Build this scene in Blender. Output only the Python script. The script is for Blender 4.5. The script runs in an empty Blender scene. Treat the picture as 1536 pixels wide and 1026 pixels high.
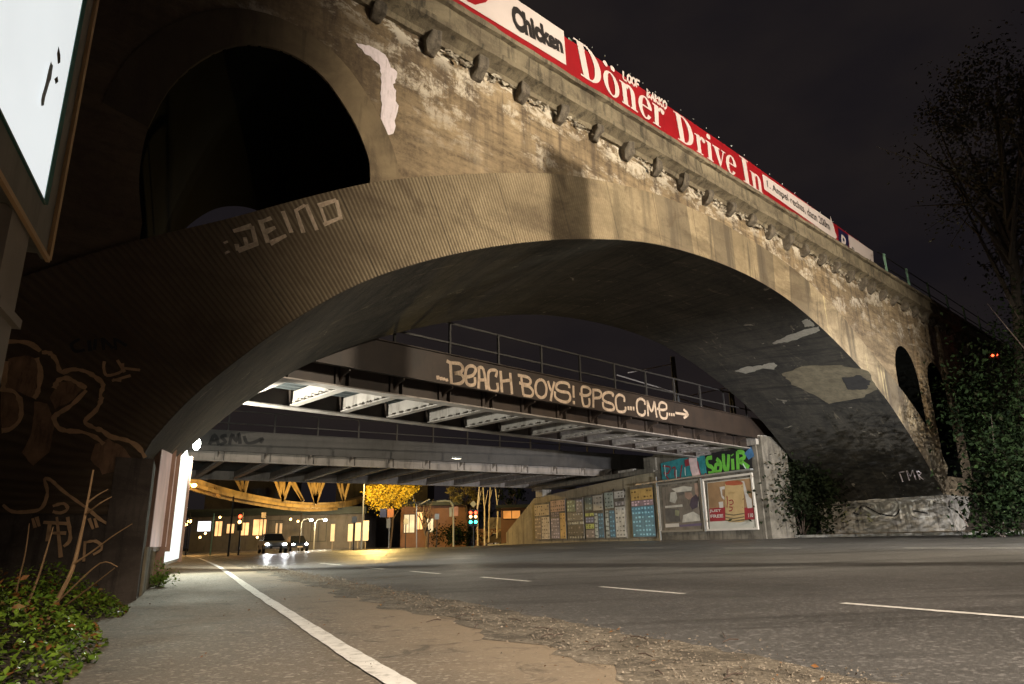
import bpy, bmesh, math, random
import numpy as np
from mathutils import Vector, Matrix
random.seed(7); rng=np.random.default_rng(7)
SC=bpy.context.scene; COL=SC.collection
R=math.radians
V3=lambda a:np.array(a,float)
# ------------------------------------------------------------------ camera geometry (24 mm lens on a low tripod)
FPX=1024.; HC=0.6
ROLL=R(1.1); PITCH=math.atan(299*math.cos(ROLL)/FPX)
_F=V3([0,math.cos(PITCH),math.sin(PITCH)]); _U=V3([0,-math.sin(PITCH),math.cos(PITCH)]); _H=V3([1,0,0])
CX=math.cos(ROLL)*_H-math.sin(ROLL)*_U; CY=math.sin(ROLL)*_H+math.cos(ROLL)*_U
O=V3([0,0,HC])
def ray(x,y): return FPX*_F+(x-768)*CX-(y-513)*CY
def aty(x,y,Y): v=ray(x,y); return O+v*(Y/v[1])
def onz(x,y,z): v=ray(x,y); return O+v*((z-HC)/v[2])
AZ=R(47.7); D9=9.8
fd=V3([math.sin(AZ),math.cos(AZ),0]); fn=V3([-math.cos(AZ),math.sin(AZ),0])   # along the facade / into the bridge
er=V3([-.438,.899,0]); eu=V3([.899,.438,0])                                   # along the road / across it
Z=V3([0,0,1])
def UV(u,v,z=0): return eu*u+er*v+Z*z
cam=bpy.data.cameras.new('camera'); co=bpy.data.objects.new('camera',cam); COL.objects.link(co)
cam.lens=24; cam.sensor_width=36; cam.clip_start=.05; cam.clip_end=3000
m=Matrix.Identity(4)
for i in range(3): m[i][0]=CX[i]; m[i][1]=CY[i]; m[i][2]=-_F[i]; m[i][3]=O[i]
co.matrix_world=m; SC.camera=co
# ------------------------------------------------------------------ materials
class NT:
    def __init__(s,name):
        s.m=bpy.data.materials.new(name); s.m.use_nodes=True; s.t=s.m.node_tree; s.n=s.t.nodes
        s.b=s.n['Principled BSDF']; s.tc=s.n.new('ShaderNodeTexCoord')
    def L(s,a,b): s.t.links.new(a,b)
    def vec(s,scale,rot=(0,0,0),kind='Object'):
        k=s.n.new('ShaderNodeMapping'); s.L(s.tc.outputs[kind],k.inputs[0]); k.inputs['Scale'].default_value=scale; k.inputs['Rotation'].default_value=rot; return k.outputs[0]
    def noise(s,scale,det=5,rough=.6,dist=0,rot=(0,0,0),kind='Object'):
        if not isinstance(scale,(tuple,list)): scale=(scale,)*3
        k=s.n.new('ShaderNodeTexNoise'); s.L(s.vec(scale,rot,kind),k.inputs['Vector']); k.inputs['Scale'].default_value=1; k.inputs['Detail'].default_value=det; k.inputs['Roughness'].default_value=rough; k.inputs['Distortion'].default_value=dist
        return k.outputs[0]
    def vor(s,scale,out='Distance',kind='Object'):
        if not isinstance(scale,(tuple,list)): scale=(scale,)*3
        k=s.n.new('ShaderNodeTexVoronoi'); s.L(s.vec(scale,kind=kind),k.inputs['Vector']); k.inputs['Scale'].default_value=1; return k.outputs[out]
    def wave(s,scale,axis='X',dist=0,kind='Object',rot=(0,0,0)):
        k=s.n.new('ShaderNodeTexWave'); s.L(s.vec((1,1,1),rot,kind),k.inputs['Vector']); k.inputs['Scale'].default_value=scale; k.inputs['Distortion'].default_value=dist; k.bands_direction=axis; return k.outputs['Fac']
    def rng(s,v,lo,hi,a=0,b=1):
        k=s.n.new('ShaderNodeMapRange'); s.L(v,k.inputs[0]); 
        for i,q in enumerate((lo,hi,a,b)): k.inputs[i+1].default_value=q
        return k.outputs[0]
    def math(s,op,a,b=None):
        k=s.n.new('ShaderNodeMath'); k.operation=op
        for i,q in enumerate((a,b)):
            if q is None: continue
            if hasattr(q,'is_output'): s.L(q,k.inputs[i])
            else: k.inputs[i].default_value=q
        return k.outputs[0]
    def coord(s,axis,kind='Object'):
        k=s.n.new('ShaderNodeSeparateXYZ'); s.L(s.tc.outputs[kind],k.inputs[0]); return k.outputs[axis]
    def mix(s,f,a,b):
        k=s.n.new('ShaderNodeMix'); k.data_type='RGBA'
        for i,q in ((0,f),(6,a),(7,b)):
            if hasattr(q,'is_output'): s.L(q,k.inputs[i])
            elif i==0: k.inputs[i].default_value=q
            else: k.inputs[i].default_value=(*q,1)
        return k.outputs[2]
    def done(s,col,rough=.85,bump=None,bs=.3,bd=.02,metal=0,spec=.4):
        if hasattr(col,'is_output'): s.L(col,s.b.inputs['Base Color'])
        else: s.b.inputs['Base Color'].default_value=(*col,1)
        if hasattr(rough,'is_output'): s.L(rough,s.b.inputs['Roughness'])
        else: s.b.inputs['Roughness'].default_value=rough
        s.b.inputs['Metallic'].default_value=metal; s.b.inputs['Specular IOR Level'].default_value=spec
        if bump is not None:
            k=s.n.new('ShaderNodeBump'); k.inputs['Strength'].default_value=bs; k.inputs['Distance'].default_value=bd
            s.L(bump,k.inputs['Height']); s.L(k.outputs[0],s.b.inputs['Normal'])
        return s.m
def plain(name,c,rough=.7,var=.25,scale=3.,metal=0,bs=.15,dirt=None,spec=.4):
    t=NT(name); n=t.noise(scale,6,.65); f=t.rng(n,.3,.7)
    c=V3(c); a=c*(1-var); b=np.minimum(c*(1+var),1)
    col=t.mix(f,tuple(a),tuple(b))
    if dirt is not None:
        col=t.mix(t.rng(t.noise((scale*2.3,scale*2.3,scale*.5),7,.7),.5,.68,0,.8),col,dirt)
    return t.done(col,rough,t.noise(scale*12,3,.6),bs,.01,metal,spec)
def emis(name,c,s,var=0.0):
    t=NT(name); t.b.inputs['Base Color'].default_value=(*[min(q*.2,1) for q in c],1)
    t.b.inputs['Emission Strength'].default_value=s
    if var:
        col=t.mix(t.rng(t.noise(var,4),.35,.65),tuple(V3(c)*(.55 if name!='lit poster film' else .88)),c); t.L(col,t.b.inputs['Emission Color'])
    else: t.b.inputs['Emission Color'].default_value=(*c,1)
    return t.m
def concrete_spandrel():
    t=NT('spandrel concrete'); 
    big=t.noise((.28,.6,.5),6,.62,.6,(0,R(-12),0)); lay=t.noise((.9,1,5.5),6,.7,.4,(0,R(8),0)); fine=t.noise(9,8,.75)
    col=t.mix(t.rng(big,.36,.62),(.12,.085,.052),(.35,.262,.16))
    col=t.mix(t.rng(lay,.44,.62,0,.85),col,(.085,.06,.038))
    col=t.mix(t.rng(fine,.4,.72,0,.5),col,(.42,.31,.18))
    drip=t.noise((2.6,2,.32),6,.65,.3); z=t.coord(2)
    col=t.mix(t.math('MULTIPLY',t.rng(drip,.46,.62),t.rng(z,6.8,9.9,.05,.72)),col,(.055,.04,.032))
    w=t.noise((.55,1,1.2),10,.72,.25,(0,R(-25),0)); mz=t.math('MULTIPLY',t.rng(z,8.0,9.5),t.rng(w,.505,.57))
    w2=t.rng(t.noise((6,5,3),9,.8,.3),.42,.54)
    col=t.mix(t.math('MULTIPLY',t.math('MULTIPLY',mz,w2),.85),col,(.60,.53,.43))
    w3=t.math('MULTIPLY',t.rng(t.noise((1.6,1,2.6),9,.75,.3),.50,.55),t.rng(z,10.0,10.4)); col=t.mix(w3,col,(.6,.54,.45))
    x=t.coord(0); col=t.mix(t.rng(x,6.5,1.5,0,.8),col,(.05,.032,.022))  # left end darkened in the colour, standing in for the lamp's falloff
    bump=t.math('ADD',t.math('MULTIPLY',t.noise((1.2,1,9),5,.7),1.2),t.math('MULTIPLY',fine,.7))
    return t.done(col,.93,bump,.75,.05)
def concrete_ring():
    t=NT('board marked arch concrete'); x=t.coord(0)
    rib=t.wave(3.6,'X',.25,'UV'); left=t.rng(x,13.5,7.5)
    big=t.noise((.35,.5,.6),6,.6,.5); fine=t.noise((7,7,7),8,.72)
    col=t.mix(t.rng(big,.35,.65),(.22,.17,.105),(.38,.30,.19))
    col=t.mix(t.rng(fine,.42,.75,0,.5),col,(.15,.108,.06))
    k=t.noise((1.5,1,.12),6,.6,.1)
    col=t.mix(t.math('MULTIPLY',t.rng(k,.52,.6,0,.8),t.rng(x,10,16)),col,(.085,.068,.048))
    fl=t.math('FLOOR',t.math('ADD',t.math('MULTIPLY',t.coord(0,'UV'),.72),t.math('MULTIPLY',t.noise((.4,1,.01),1),1.5))); wn=t.n.new('ShaderNodeTexWhiteNoise'); wn.noise_dimensions='1D'; t.L(fl,wn.inputs['W']); col=t.mix(t.math('MULTIPLY',t.rng(wn.outputs[0],.45,.8,0,.62),t.rng(x,13,15)),col,(.10,.08,.058))
    k2=t.noise((3.2,1,.22),7,.7,.2)
    col=t.mix(t.math('MULTIPLY',t.rng(k2,.6,.68,0,.85),t.rng(x,16,18)),col,(.60,.49,.26))
    stain=t.noise((.7,.6,.8),7,.68,.8)
    col=t.mix(t.rng(stain,.55,.68,0,.7),col,(.10,.072,.045))
    col=t.mix(t.math('MULTIPLY',t.rng(rib,.0,.45,.75,0),left),col,(.085,.06,.038))
    pt=t.noise((.25,1,.9),8,.7,.5,(0,R(15),0)); col=t.mix(t.rng(pt,.5,.66,0,.75),col,(.085,.06,.038)); cr_=t.noise((1.4,1,5),9,.8,2.); col=t.mix(t.rng(t.math('ABSOLUTE',t.math('SUBTRACT',cr_,.5)),.004,0,0,.6),col,(.03,.022,.015))
    col=t.mix(t.rng(x,8.5,2.0,0,.88),col,(.055,.034,.02))  # lamp falloff painted into the ring: darker towards the left foot
    joint=t.n.new('ShaderNodeTexBrick'); t.L(t.vec((1,1,1),kind='UV'),joint.inputs[0]); joint.inputs['Scale'].default_value=1; joint.offset=0
    joint.inputs['Brick Width'].default_value=2.1; joint.inputs['Row Height'].default_value=9; joint.inputs['Mortar Size'].default_value=.012
    col=t.mix(t.math('MULTIPLY',joint.outputs['Fac'],.7),col,(.05,.04,.03))
    bump=t.math('ADD',t.math('MULTIPLY',t.math('MULTIPLY',rib,left),1.4),t.math('MULTIPLY',fine,.6))
    return t.done(col,.9,bump,.7,.03)
def concrete_soffit():
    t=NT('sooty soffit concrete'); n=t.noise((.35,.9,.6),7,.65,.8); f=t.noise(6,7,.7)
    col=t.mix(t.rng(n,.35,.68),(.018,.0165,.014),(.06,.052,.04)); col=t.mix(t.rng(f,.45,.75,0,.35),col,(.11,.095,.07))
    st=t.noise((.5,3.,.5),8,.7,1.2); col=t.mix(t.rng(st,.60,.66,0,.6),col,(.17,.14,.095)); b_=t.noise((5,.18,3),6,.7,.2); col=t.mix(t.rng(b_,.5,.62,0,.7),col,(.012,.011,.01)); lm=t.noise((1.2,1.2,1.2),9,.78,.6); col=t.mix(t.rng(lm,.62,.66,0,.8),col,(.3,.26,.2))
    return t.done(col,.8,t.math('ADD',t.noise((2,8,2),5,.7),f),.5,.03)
def old_concrete(name,a,b,dk,s=1.,bs=.5):
    t=NT(name); n=t.noise((.6*s,.6*s,.9*s),7,.65,.6); f=t.noise(10*s,7,.75); st=t.noise((3*s,3*s,.35*s),6,.65,.4)
    col=t.mix(t.rng(n,.34,.66),a,b); col=t.mix(t.rng(st,.5,.66,0,.8),col,dk); col=t.mix(t.rng(f,.55,.8,0,.5),col,tuple(np.minimum(V3(b)*1.5,1)))
    return t.done(col,.92,t.math('ADD',n,t.math('MULTIPLY',f,.5)),bs,.04)
def asphalt(name,a,b,sp,rough=.75,s=1.):
    t=NT(name); g=t.noise(60*s,4,.8); v=t.vor(45*s,'Color'); n=t.noise((.35,.35,.35),6,.6,.5)
    col=t.mix(t.rng(n,.35,.65),a,b); col=t.mix(t.rng(g,.52,.7,0,.75),col,sp)
    k=t.n.new('ShaderNodeSeparateColor'); t.L(v,k.inputs[0]); col=t.mix(t.rng(k.outputs[0],.8,1,0,.5),col,tuple(V3(sp)*1.4))
    col=t.mix(t.rng(t.noise((.8,5,1),6,.6,.4,(0,0,R(26))),.56,.7,0,.5),col,tuple(V3(a)*.6))
    r=t.rng(n,.35,.65,rough-.12,rough+.1)
    if name.startswith('worn cycle'):
        u=t.math('ADD',t.math('ADD',t.math('MULTIPLY',t.coord(0),.899),t.math('MULTIPLY',t.coord(1),.438)),t.math('MULTIPLY',t.noise(.9,7,.7,1.),1.3))
        col=t.mix(t.rng(u,1.75,2.6,0,.9),col,(.27,.21,.145)); col=t.mix(t.rng(t.noise(2.2,8,.75,1.2),.55,.63,0,.6),col,(.045,.036,.028))
    if name.startswith('sandy'):
        col=t.mix(t.rng(t.noise(3.2,9,.78,.8),.44,.58,0,.85),col,(.055,.045,.033)); col=t.mix(t.rng(t.noise(14,5,.8),.5,.62,0,.6),col,(.05,.04,.03))
    if name.startswith('road'):
        col=t.mix(t.rng(t.noise((.12,1.3,1),7,.7,.4,(0,0,R(26))),.52,.62,0,.5),col,(.03,.029,.028))
    return t.done(col,r,t.math('ADD',g,t.math('MULTIPLY',n,.5)),.8,.012,spec=.5)
def leafmat(name,a,b,c=None,sc=4,rough=.5):
    t=NT(name); n=t.noise(sc,3,.6); col=t.mix(t.rng(n,.35,.65),a,b)
    if c: col=t.mix(t.rng(t.noise(sc*1.7,2,.5),.58,.66),col,c)
    t.b.inputs['Subsurface Weight'].default_value=0
    return t.done(col,rough,t.noise(sc*9,2),.2,.01,spec=.08 if 'bush' in name else .4)
def surround_mat():
    t=NT('opening surround concrete'); n=t.noise((.8,.8,1.2),7,.65,.6); x=t.coord(0)
    col=t.mix(t.rng(n,.34,.66),(.13,.095,.058),(.26,.195,.115)); col=t.mix(t.rng(t.noise((2,2,.4),6,.7,.4),.5,.66,0,.7),col,(.06,.043,.03)); col=t.mix(t.rng(x,5.2,3.0,0,.85),col,(.035,.024,.016))  # last mix paints the same leftward light falloff into the surround
    return t.done(col,.92,t.noise(10,7,.75),.5,.03)
MT=dict(
 painted_shade=plain('black shade lining',(.0035,.004,.0035),1.,.4,1.2,spec=.05),  # near-black colour in place of the shade inside the side openings
 surround=surround_mat(),
 span=concrete_spandrel(), ring=concrete_ring(), soffit=concrete_soffit(),
 cornice=old_concrete('weathered cornice concrete',(.10,.08,.055),(.24,.20,.135),(.035,.03,.022),1.6,.9),
 console=old_concrete('crumbling console concrete',(.08,.068,.052),(.24,.20,.155),(.045,.038,.032),3.,.9),
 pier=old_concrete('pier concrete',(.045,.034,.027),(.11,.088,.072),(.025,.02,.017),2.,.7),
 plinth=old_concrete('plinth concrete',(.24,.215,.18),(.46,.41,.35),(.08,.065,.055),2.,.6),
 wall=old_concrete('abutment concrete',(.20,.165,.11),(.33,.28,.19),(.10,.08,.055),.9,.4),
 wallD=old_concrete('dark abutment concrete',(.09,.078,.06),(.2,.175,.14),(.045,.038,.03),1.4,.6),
 rock=old_concrete('crumbled efflorescence crust',(.30,.26,.2),(.62,.56,.46),(.09,.075,.06),5.,1.),
 steel=plain('grey painted girder steel',(.26,.225,.20),.55,.22,.9,dirt=(.10,.08,.065)),
 barkD=plain('night dark bark',(.03,.024,.018),.95,.3,6,bs=.4),
 railD=plain('dark railing paint',(.03,.027,.025),.6,.2,3),
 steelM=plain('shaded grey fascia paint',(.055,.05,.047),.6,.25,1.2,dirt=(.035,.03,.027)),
 steelD=plain('brown painted fascia steel',(.032,.021,.015),.6,.25,1.2,dirt=(.02,.015,.012)),
 deck=plain('dark corrugated deck',(.05,.055,.055),.7,.3,2.),
 green=plain('faded green steel',(.20,.36,.26),.5,.25,4,dirt=(.08,.09,.06)),
 galv=plain('galvanised steel',(.35,.36,.35),.4,.15,4,metal=.6),
 black=plain('black paint',(.015,.015,.015),.5,.2,5),
 red=plain('red sign enamel',(.27,.007,.012),.42,.15,.9,dirt=(.17,.006,.01)),
 white=plain('white sign enamel',(.60,.52,.50),.4,.06,1.4),
 blackletter=plain('black lettering',(.02,.016,.016),.5,.1,4),
 navy=plain('navy parking sign',(.012,.012,.05),.4,.1,3),
 spray=plain('off white spray paint',(.44,.33,.24),.85,.25,9,dirt=(.22,.15,.10)),
 sprayD=plain('faded chalky spray paint',(.42,.33,.24),.9,.35,14),
 sprayW=plain('white paint patch',(.78,.68,.72),.8,.1,7,dirt=(.5,.42,.42)),
 sprayB=plain('black spray paint',(.012,.011,.012),.7,.2,6),
 sprayT=plain('tan spray fill',(.20,.115,.065),.85,.35,5,dirt=(.05,.03,.02)),
 sprayO=plain('ochre spray outline',(.42,.26,.14),.85,.25,8),
 path=asphalt('worn cycle path asphalt',(.115,.09,.066),(.19,.155,.115),(.36,.32,.26),.8),
 sand=asphalt('sandy verge surface',(.13,.108,.08),(.20,.168,.125),(.42,.37,.30),.9),
 road=asphalt('road asphalt',(.072,.071,.070),(.115,.111,.107),(.26,.25,.245),.5),
 paint=plain('worn road paint',(.74,.72,.68),.6,.1,5,dirt=(.28,.26,.23)),
 earth=asphalt('dark soil',(.035,.025,.018),(.075,.055,.038),(.11,.085,.06),.95,.5),
 kerb=old_concrete('kerb stone',(.2,.19,.17),(.34,.32,.29),(.12,.11,.1),4.,.4),
 bark=plain('dark bark',(.07,.05,.04),.9,.35,9,bs=.5), barkL=plain('pale twig bark',(.36,.22,.11),.8,.3,12,bs=.4),
 birch=plain('pale birch bark',(.65,.58,.48),.8,.15,5,dirt=(.08,.06,.05)),
 ivy=leafmat('ivy leaf',(.075,.15,.016),(.20,.30,.03),(.10,.09,.02),7,.38),
 brownleaf=leafmat('fallen brown leaf',(.13,.055,.015),(.32,.13,.03),(.22,.16,.05),6,.7),
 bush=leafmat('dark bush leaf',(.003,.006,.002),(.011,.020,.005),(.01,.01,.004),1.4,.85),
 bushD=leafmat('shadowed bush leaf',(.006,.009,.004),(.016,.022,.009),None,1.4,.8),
 yleaf=leafmat('yellow autumn leaf',(.62,.42,.03),(.80,.62,.08),(.35,.28,.03),1.2,.6),
 dleaf=leafmat('night tree leaf',(.02,.018,.012),(.04,.036,.02),None,2,.8),
 grass=leafmat('verge grass',(.05,.09,.02),(.11,.16,.04),None,3,.6),
 stone=old_concrete('loose grit',(.13,.108,.082),(.30,.26,.21),(.12,.09,.06),30.,.3),
 glass=plain('dark window glass',(.02,.022,.025),.12,.1,2,spec=.6),
 build=plain('dim plaster facade',(.14,.125,.11),.9,.2,.6,dirt=(.08,.07,.06)),
 buildR=plain('reddish plaster facade',(.22,.12,.08),.9,.2,.6),
 roof=plain('dark roof sheet',(.03,.04,.035),.6,.3,.8),
 rail=plain('yellow ochre painted steel',(.44,.31,.14),.6,.35,.6,dirt=(.14,.10,.05)),
 carp=plain('silver car paint',(.30,.31,.33),.28,.03,2,metal=.5,spec=.6), carp2=plain('dark blue car paint',(.02,.03,.06),.25,.05,2,metal=.3,spec=.6), carp3=plain('white car paint',(.7,.7,.68),.3,.04,2,spec=.6),
 rubber=plain('tyre rubber',(.012,.012,.012),.8,.2,8),
 grey=plain('billboard housing',(.16,.15,.13),.55,.12,2.,dirt=(.11,.1,.085)), greyL=plain('housing edge trim',(.42,.27,.14),.4,.1,3),
 e_board=emis('lit poster film',(.93,.97,.97),.86,.35), e_lamp=emis('lamp glass',(.97,1,.88),30), e_warm=emis('sodium lamp glass',(1,.55,.16),14), e_cool=emis('cool lamp glass',(.9,1,.9),10),
 e_red=emis('red signal lens',(1,.06,.02),9), e_amb=emis('amber signal lens',(1,.5,.15),8), e_grn=emis('green signal lens',(.05,1,.62),9),
 e_win=emis('lit shop window',(1,.52,.2),2.2,.6), e_winY=emis('lit yellowish window',(.95,.75,.42),1.3,.5), e_head=emis('headlamp lens',(.97,.98,1),60), e_sign=emis('lit white sign',(1,.96,1),2.2), e_shop=emis('orange lit fascia',(1,.38,.08),.8,.5), e_inner=emis('lit lightbox panel',(.88,.97,.94),1.0), e_postr=emis('backlit poster',(.85,.60,.50),.38,1.6),
)
def cmat(name,c,rough=.65,var=.18,scale=2.5,dirt=None):
    if name not in MT: MT[name]=plain(name,c,rough,var,scale,dirt=dirt)
    return MT[name]
# ------------------------------------------------------------------ mesh building
class MB:
    def __init__(s): s.v=[]; s.f=[]; s.uv=None
    def add(s,v,f): n=len(s.v); s.v+= [tuple(map(float,q)) for q in v]; s.f+=[tuple(i+n for i in q) for q in f]; return s
    def box(s,c,ax,ay,az,sx,sy,sz):
        c,ax,ay,az=map(V3,(c,ax,ay,az)); p=[c+ax*(a*sx/2)+ay*(b*sy/2)+az*(k*sz/2) for a,b,k in ((-1,-1,-1),(1,-1,-1),(1,1,-1),(-1,1,-1),(-1,-1,1),(1,-1,1),(1,1,1),(-1,1,1))]
        return s.add(p,[(0,3,2,1),(4,5,6,7),(0,1,5,4),(1,2,6,5),(2,3,7,6),(3,0,4,7)])
    def beam(s,p,q,w,h,up=(0,0,1)):
        p,q=V3(p),V3(q); a=q-p; L=np.linalg.norm(a); a/=L; up=V3(up); b=np.cross(up,a)
        if np.linalg.norm(b)<1e-3: b=np.cross(V3([1,0,0]),a)
        b/=np.linalg.norm(b); return s.box((p+q)/2,a,b,np.cross(a,b),L,w,h)
    def tube(s,pts,rs,n=8,cap=True):
        pts=[V3(p) for p in pts]; 
        if not hasattr(rs,'__len__'): rs=[rs]*len(pts)
        base=len(s.v); ref=V3([.3,.2,1]); 
        for i,p in enumerate(pts):
            t=pts[min(i+1,len(pts)-1)]-pts[max(i-1,0)]; t=t/(np.linalg.norm(t)+1e-9)
            a=np.cross(t,ref); 
            if np.linalg.norm(a)<.05: a=np.cross(t,V3([1,0,0]))
            a/=np.linalg.norm(a); b=np.cross(t,a)
            for k in range(n): th=2*math.pi*k/n; s.v.append(tuple(p+(a*math.cos(th)+b*math.sin(th))*rs[i]))
        for i in range(len(pts)-1):
            for k in range(n): s.f.append((base+i*n+k,base+i*n+(k+1)%n,base+(i+1)*n+(k+1)%n,base+(i+1)*n+k))
        if cap: s.f.append(tuple(base+k for k in range(n))[::-1]); s.f.append(tuple(base+(len(pts)-1)*n+k for k in range(n)))
        return s
    def ball(s,c,r,n=10,m=7,sq=(1,1,1)):
        c=V3(c); base=len(s.v)
        for i in range(m+1):
            ph=math.pi*i/m
            for k in range(n): th=2*math.pi*k/n; s.v.append((c[0]+r*sq[0]*math.sin(ph)*math.cos(th),c[1]+r*sq[1]*math.sin(ph)*math.sin(th),c[2]+r*sq[2]*math.cos(ph)))
        for i in range(m):
            for k in range(n): s.f.append((base+i*n+k,base+(i+1)*n+k,base+(i+1)*n+(k+1)%n,base+i*n+(k+1)%n))
        return s
    def prism(s,poly,vec):
        n=len(poly); poly=[V3(p) for p in poly]; vec=V3(vec)
        return s.add(poly+[p+vec for p in poly],[tuple(range(n))[::-1],tuple(range(n,2*n))]+[(i,(i+1)%n,n+(i+1)%n,n+i) for i in range(n)])
def build(mb,name,mats,parent=None,smooth=False,matfn=None,uvs=None,origin=None):
    me=bpy.data.meshes.new(name); vs=mb.v
    if origin is not None: vs=[tuple(V3(v)-V3(origin)) for v in vs]
    me.from_pydata(vs,[],mb.f)
    if not isinstance(mats,(list,tuple)): mats=[mats]
    for q in mats: me.materials.append(MT[q] if isinstance(q,str) else q)
    if matfn:
        for p in me.polygons: p.material_index=matfn(p)
    if uvs is not None:
        l=me.uv_layers.new(name='UVMap')
        for lp in me.loops: l.data[lp.index].uv=uvs[lp.vertex_index]
    if smooth:
        for p in me.polygons: p.use_smooth=True
    me.validate(); me.update()
    o=bpy.data.objects.new(name,me); COL.objects.link(o)
    if origin is not None: o.location=tuple(origin)
    if parent is not None:
        o.parent=parent
        o.location=tuple(V3(o.location)-V3(WL(parent)))
    return o
def WL(o):
    p=V3(o.location)
    while o.parent: o=o.parent; p=p+V3(o.location)
    return p
def tag(o,label,cat,group=None):
    o['label']=label; o['category']=cat
    if group: o['group']=group
    return o
def thing(name,label,cat,loc,group=None):
    o=bpy.data.objects.new(name,None); o.empty_display_size=.3; COL.objects.link(o); o.location=tuple(loc); return tag(o,label,cat,group)
def kind(o,k): o['kind']=k; return o
def bevel(o,w,seg=2):
    md=o.modifiers.new('bevel','BEVEL'); md.width=w; md.segments=seg; md.limit_method='ANGLE'; return o
def dup(src,off,label=None):
    c=src.copy(); COL.objects.link(c); c.location=tuple(V3(src.location)+V3(off))
    if label: c['label']=label
    for ch in src.children:
        k=ch.copy(); COL.objects.link(k); k.parent=c
        for g in ch.children: h=g.copy(); COL.objects.link(h); h.parent=k
    return c
# 2D surfaces that lettering is laid on
class Surf:
    def __init__(s,pts,side): # vertical polyline wall in plan; side: +1/-1 picks the outward normal
        s.p=[V3([p[0],p[1],0]) for p in pts]; s.seg=[]; a=0
        for i in range(len(s.p)-1):
            d=s.p[i+1]-s.p[i]; L=np.linalg.norm(d); d=d/L; s.seg.append((s.p[i],d,L,a,V3([-d[1],d[0],0])*side)); a+=L
    def hit(s,x,y):
        v=ray(x,y)
        best=None
        for k,(p,d,L,a,n) in enumerate(s.seg):
            t=(p-V3([0,0,0])).dot(n)/(v.dot(n)); q=O+v*t; c=(q-p).dot(d)
            lo=0 if k else -1e9; hi=L if k<len(s.seg)-1 else 1e9
            if lo<=c<=hi: return a+c,q[2]
        return a+c,q[2]
    def pt(s,a,z,off=0.):
        for k,(p,d,L,a0,n) in enumerate(s.seg):
            if a<=a0+L or k==len(s.seg)-1: return p+d*(a-a0)+n*off+Z*z
FAC=Surf([fn*D9-fd*20,fn*D9+fd*60],-1)      # facade plane, normal towards the viewer
def smooth_line(P,k=4):
    P=[V3(p) for p in P]
    if len(P)<3: return P
    out=[]
    for i in range(len(P)-1):
        a=P[max(i-1,0)];b=P[i];c=P[i+1];e=P[min(i+2,len(P)-1)]
        for j in range(k):
            t=j/k; out.append(.5*((2*b)+(-a+c)*t+(2*a-5*b+4*c-e)*t*t+(-a+3*b-3*c+e)*t**3))
    return out+[P[-1]]
def stroke(mb,surf,P,w,off,sm=True,jit=0.):
    P=[V3(surf.hit(*p)) for p in P]
    if sm: P=smooth_line(P)
    n=len(P); L=[];Rr=[]
    for i in range(n):
        t=P[min(i+1,n-1)]-P[max(i-1,0)]; t/=np.linalg.norm(t)+1e-9; q=V3([-t[1],t[0]])*w/2*(1+jit*random.uniform(-1,1))
        if i==0: P0=P[0]-t*w*.3
        L.append(P[i]+q); Rr.append(P[i]-q)
    vs=[surf.pt(a[0],a[1],off) for a in L]+[surf.pt(a[0],a[1],off) for a in Rr]
    mb.add(vs,[(i,i+1,n+i+1,n+i) for i in range(n-1)]); return mb
def patch(mb,surf,poly,off): # filled polygon given as a fan around its centre
    P=[V3(surf.hit(*p)) for p in poly]; c=sum(P)/len(P); n=len(P)
    mb.add([surf.pt(*q,off) for q in P]+[surf.pt(*c,off)],[(i,(i+1)%n,n) for i in range(n)]); return mb
def flat2d(mb,verts,faces,surf,quad,off):
    # quad: px corners (bl, br, tr, tl); verts in 0..1
    Q=[V3(surf.hit(*p)) for p in quad]; vs=[]
    for x,y in verts:
        a=Q[0]*(1-x)*(1-y)+Q[1]*x*(1-y)+Q[2]*x*y+Q[3]*(1-x)*y; vs.append(surf.pt(a[0],a[1],off))
    mb.add(vs,faces); return mb
_tc={}
def textmesh(txt,bold=0.):
    if (txt,bold) in _tc: return _tc[(txt,bold)]
    c=bpy.data.curves.new('lettering','FONT'); c.body=txt; c.offset=bold; c.resolution_u=3
    o=bpy.data.objects.new('lettering',c); me=bpy.data.meshes.new_from_object(o)
    v=np.array([p.co[:2] for p in me.vertices]); f=[tuple(p.vertices) for p in me.polygons]
    bpy.data.objects.remove(o); bpy.data.curves.remove(c); bpy.data.meshes.remove(me)
    lo=v.min(0); hi=v.max(0); r=((v-lo)/(hi-lo),f); _tc[(txt,bold)]=r; return r
def text(mb,txt,surf,quad,off,bold=0.):
    v,f=textmesh(txt,bold); return flat2d(mb,v,f,surf,quad,off)
# ------------------------------------------------------------------ foliage
def leaves(name,C,size,mat,parent=None,up=.3,fold=.25):
    n=len(C); C=np.asarray(C,float); N=rng.normal(size=(n,3)); N[:,2]=np.abs(N[:,2])+up; N/=np.linalg.norm(N,axis=1)[:,None]
    A=np.cross(N,rng.normal(size=(n,3))); A/=np.linalg.norm(A,axis=1)[:,None]; B=np.cross(N,A)
    s=(size*rng.uniform(.35,1.5,n))[:,None]
    v=np.stack([C-A*s,C-B*s*.55+N*s*fold,C+A*s*1.1,C+B*s*.55+N*s*fold],1).reshape(-1,3)
    me=bpy.data.meshes.new(name); me.vertices.add(4*n); me.vertices.foreach_set('co',v.ravel())
    i=np.arange(n)*4; fc=np.stack([i,i+1,i+2,i,i+2,i+3],1).reshape(-1)
    me.loops.add(6*n); me.loops.foreach_set('vertex_index',fc.astype(np.int32)); me.polygons.add(2*n); me.polygons.foreach_set('loop_start',(np.arange(2*n)*3).astype(np.int32))
    me.update(calc_edges=True); me.validate()
    me.materials.append(MT[mat] if isinstance(mat,str) else mat)
    o=bpy.data.objects.new(name,me); COL.objects.link(o)
    if parent is not None: o.parent=parent; o.location=tuple(-WL(parent))
    return o
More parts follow.
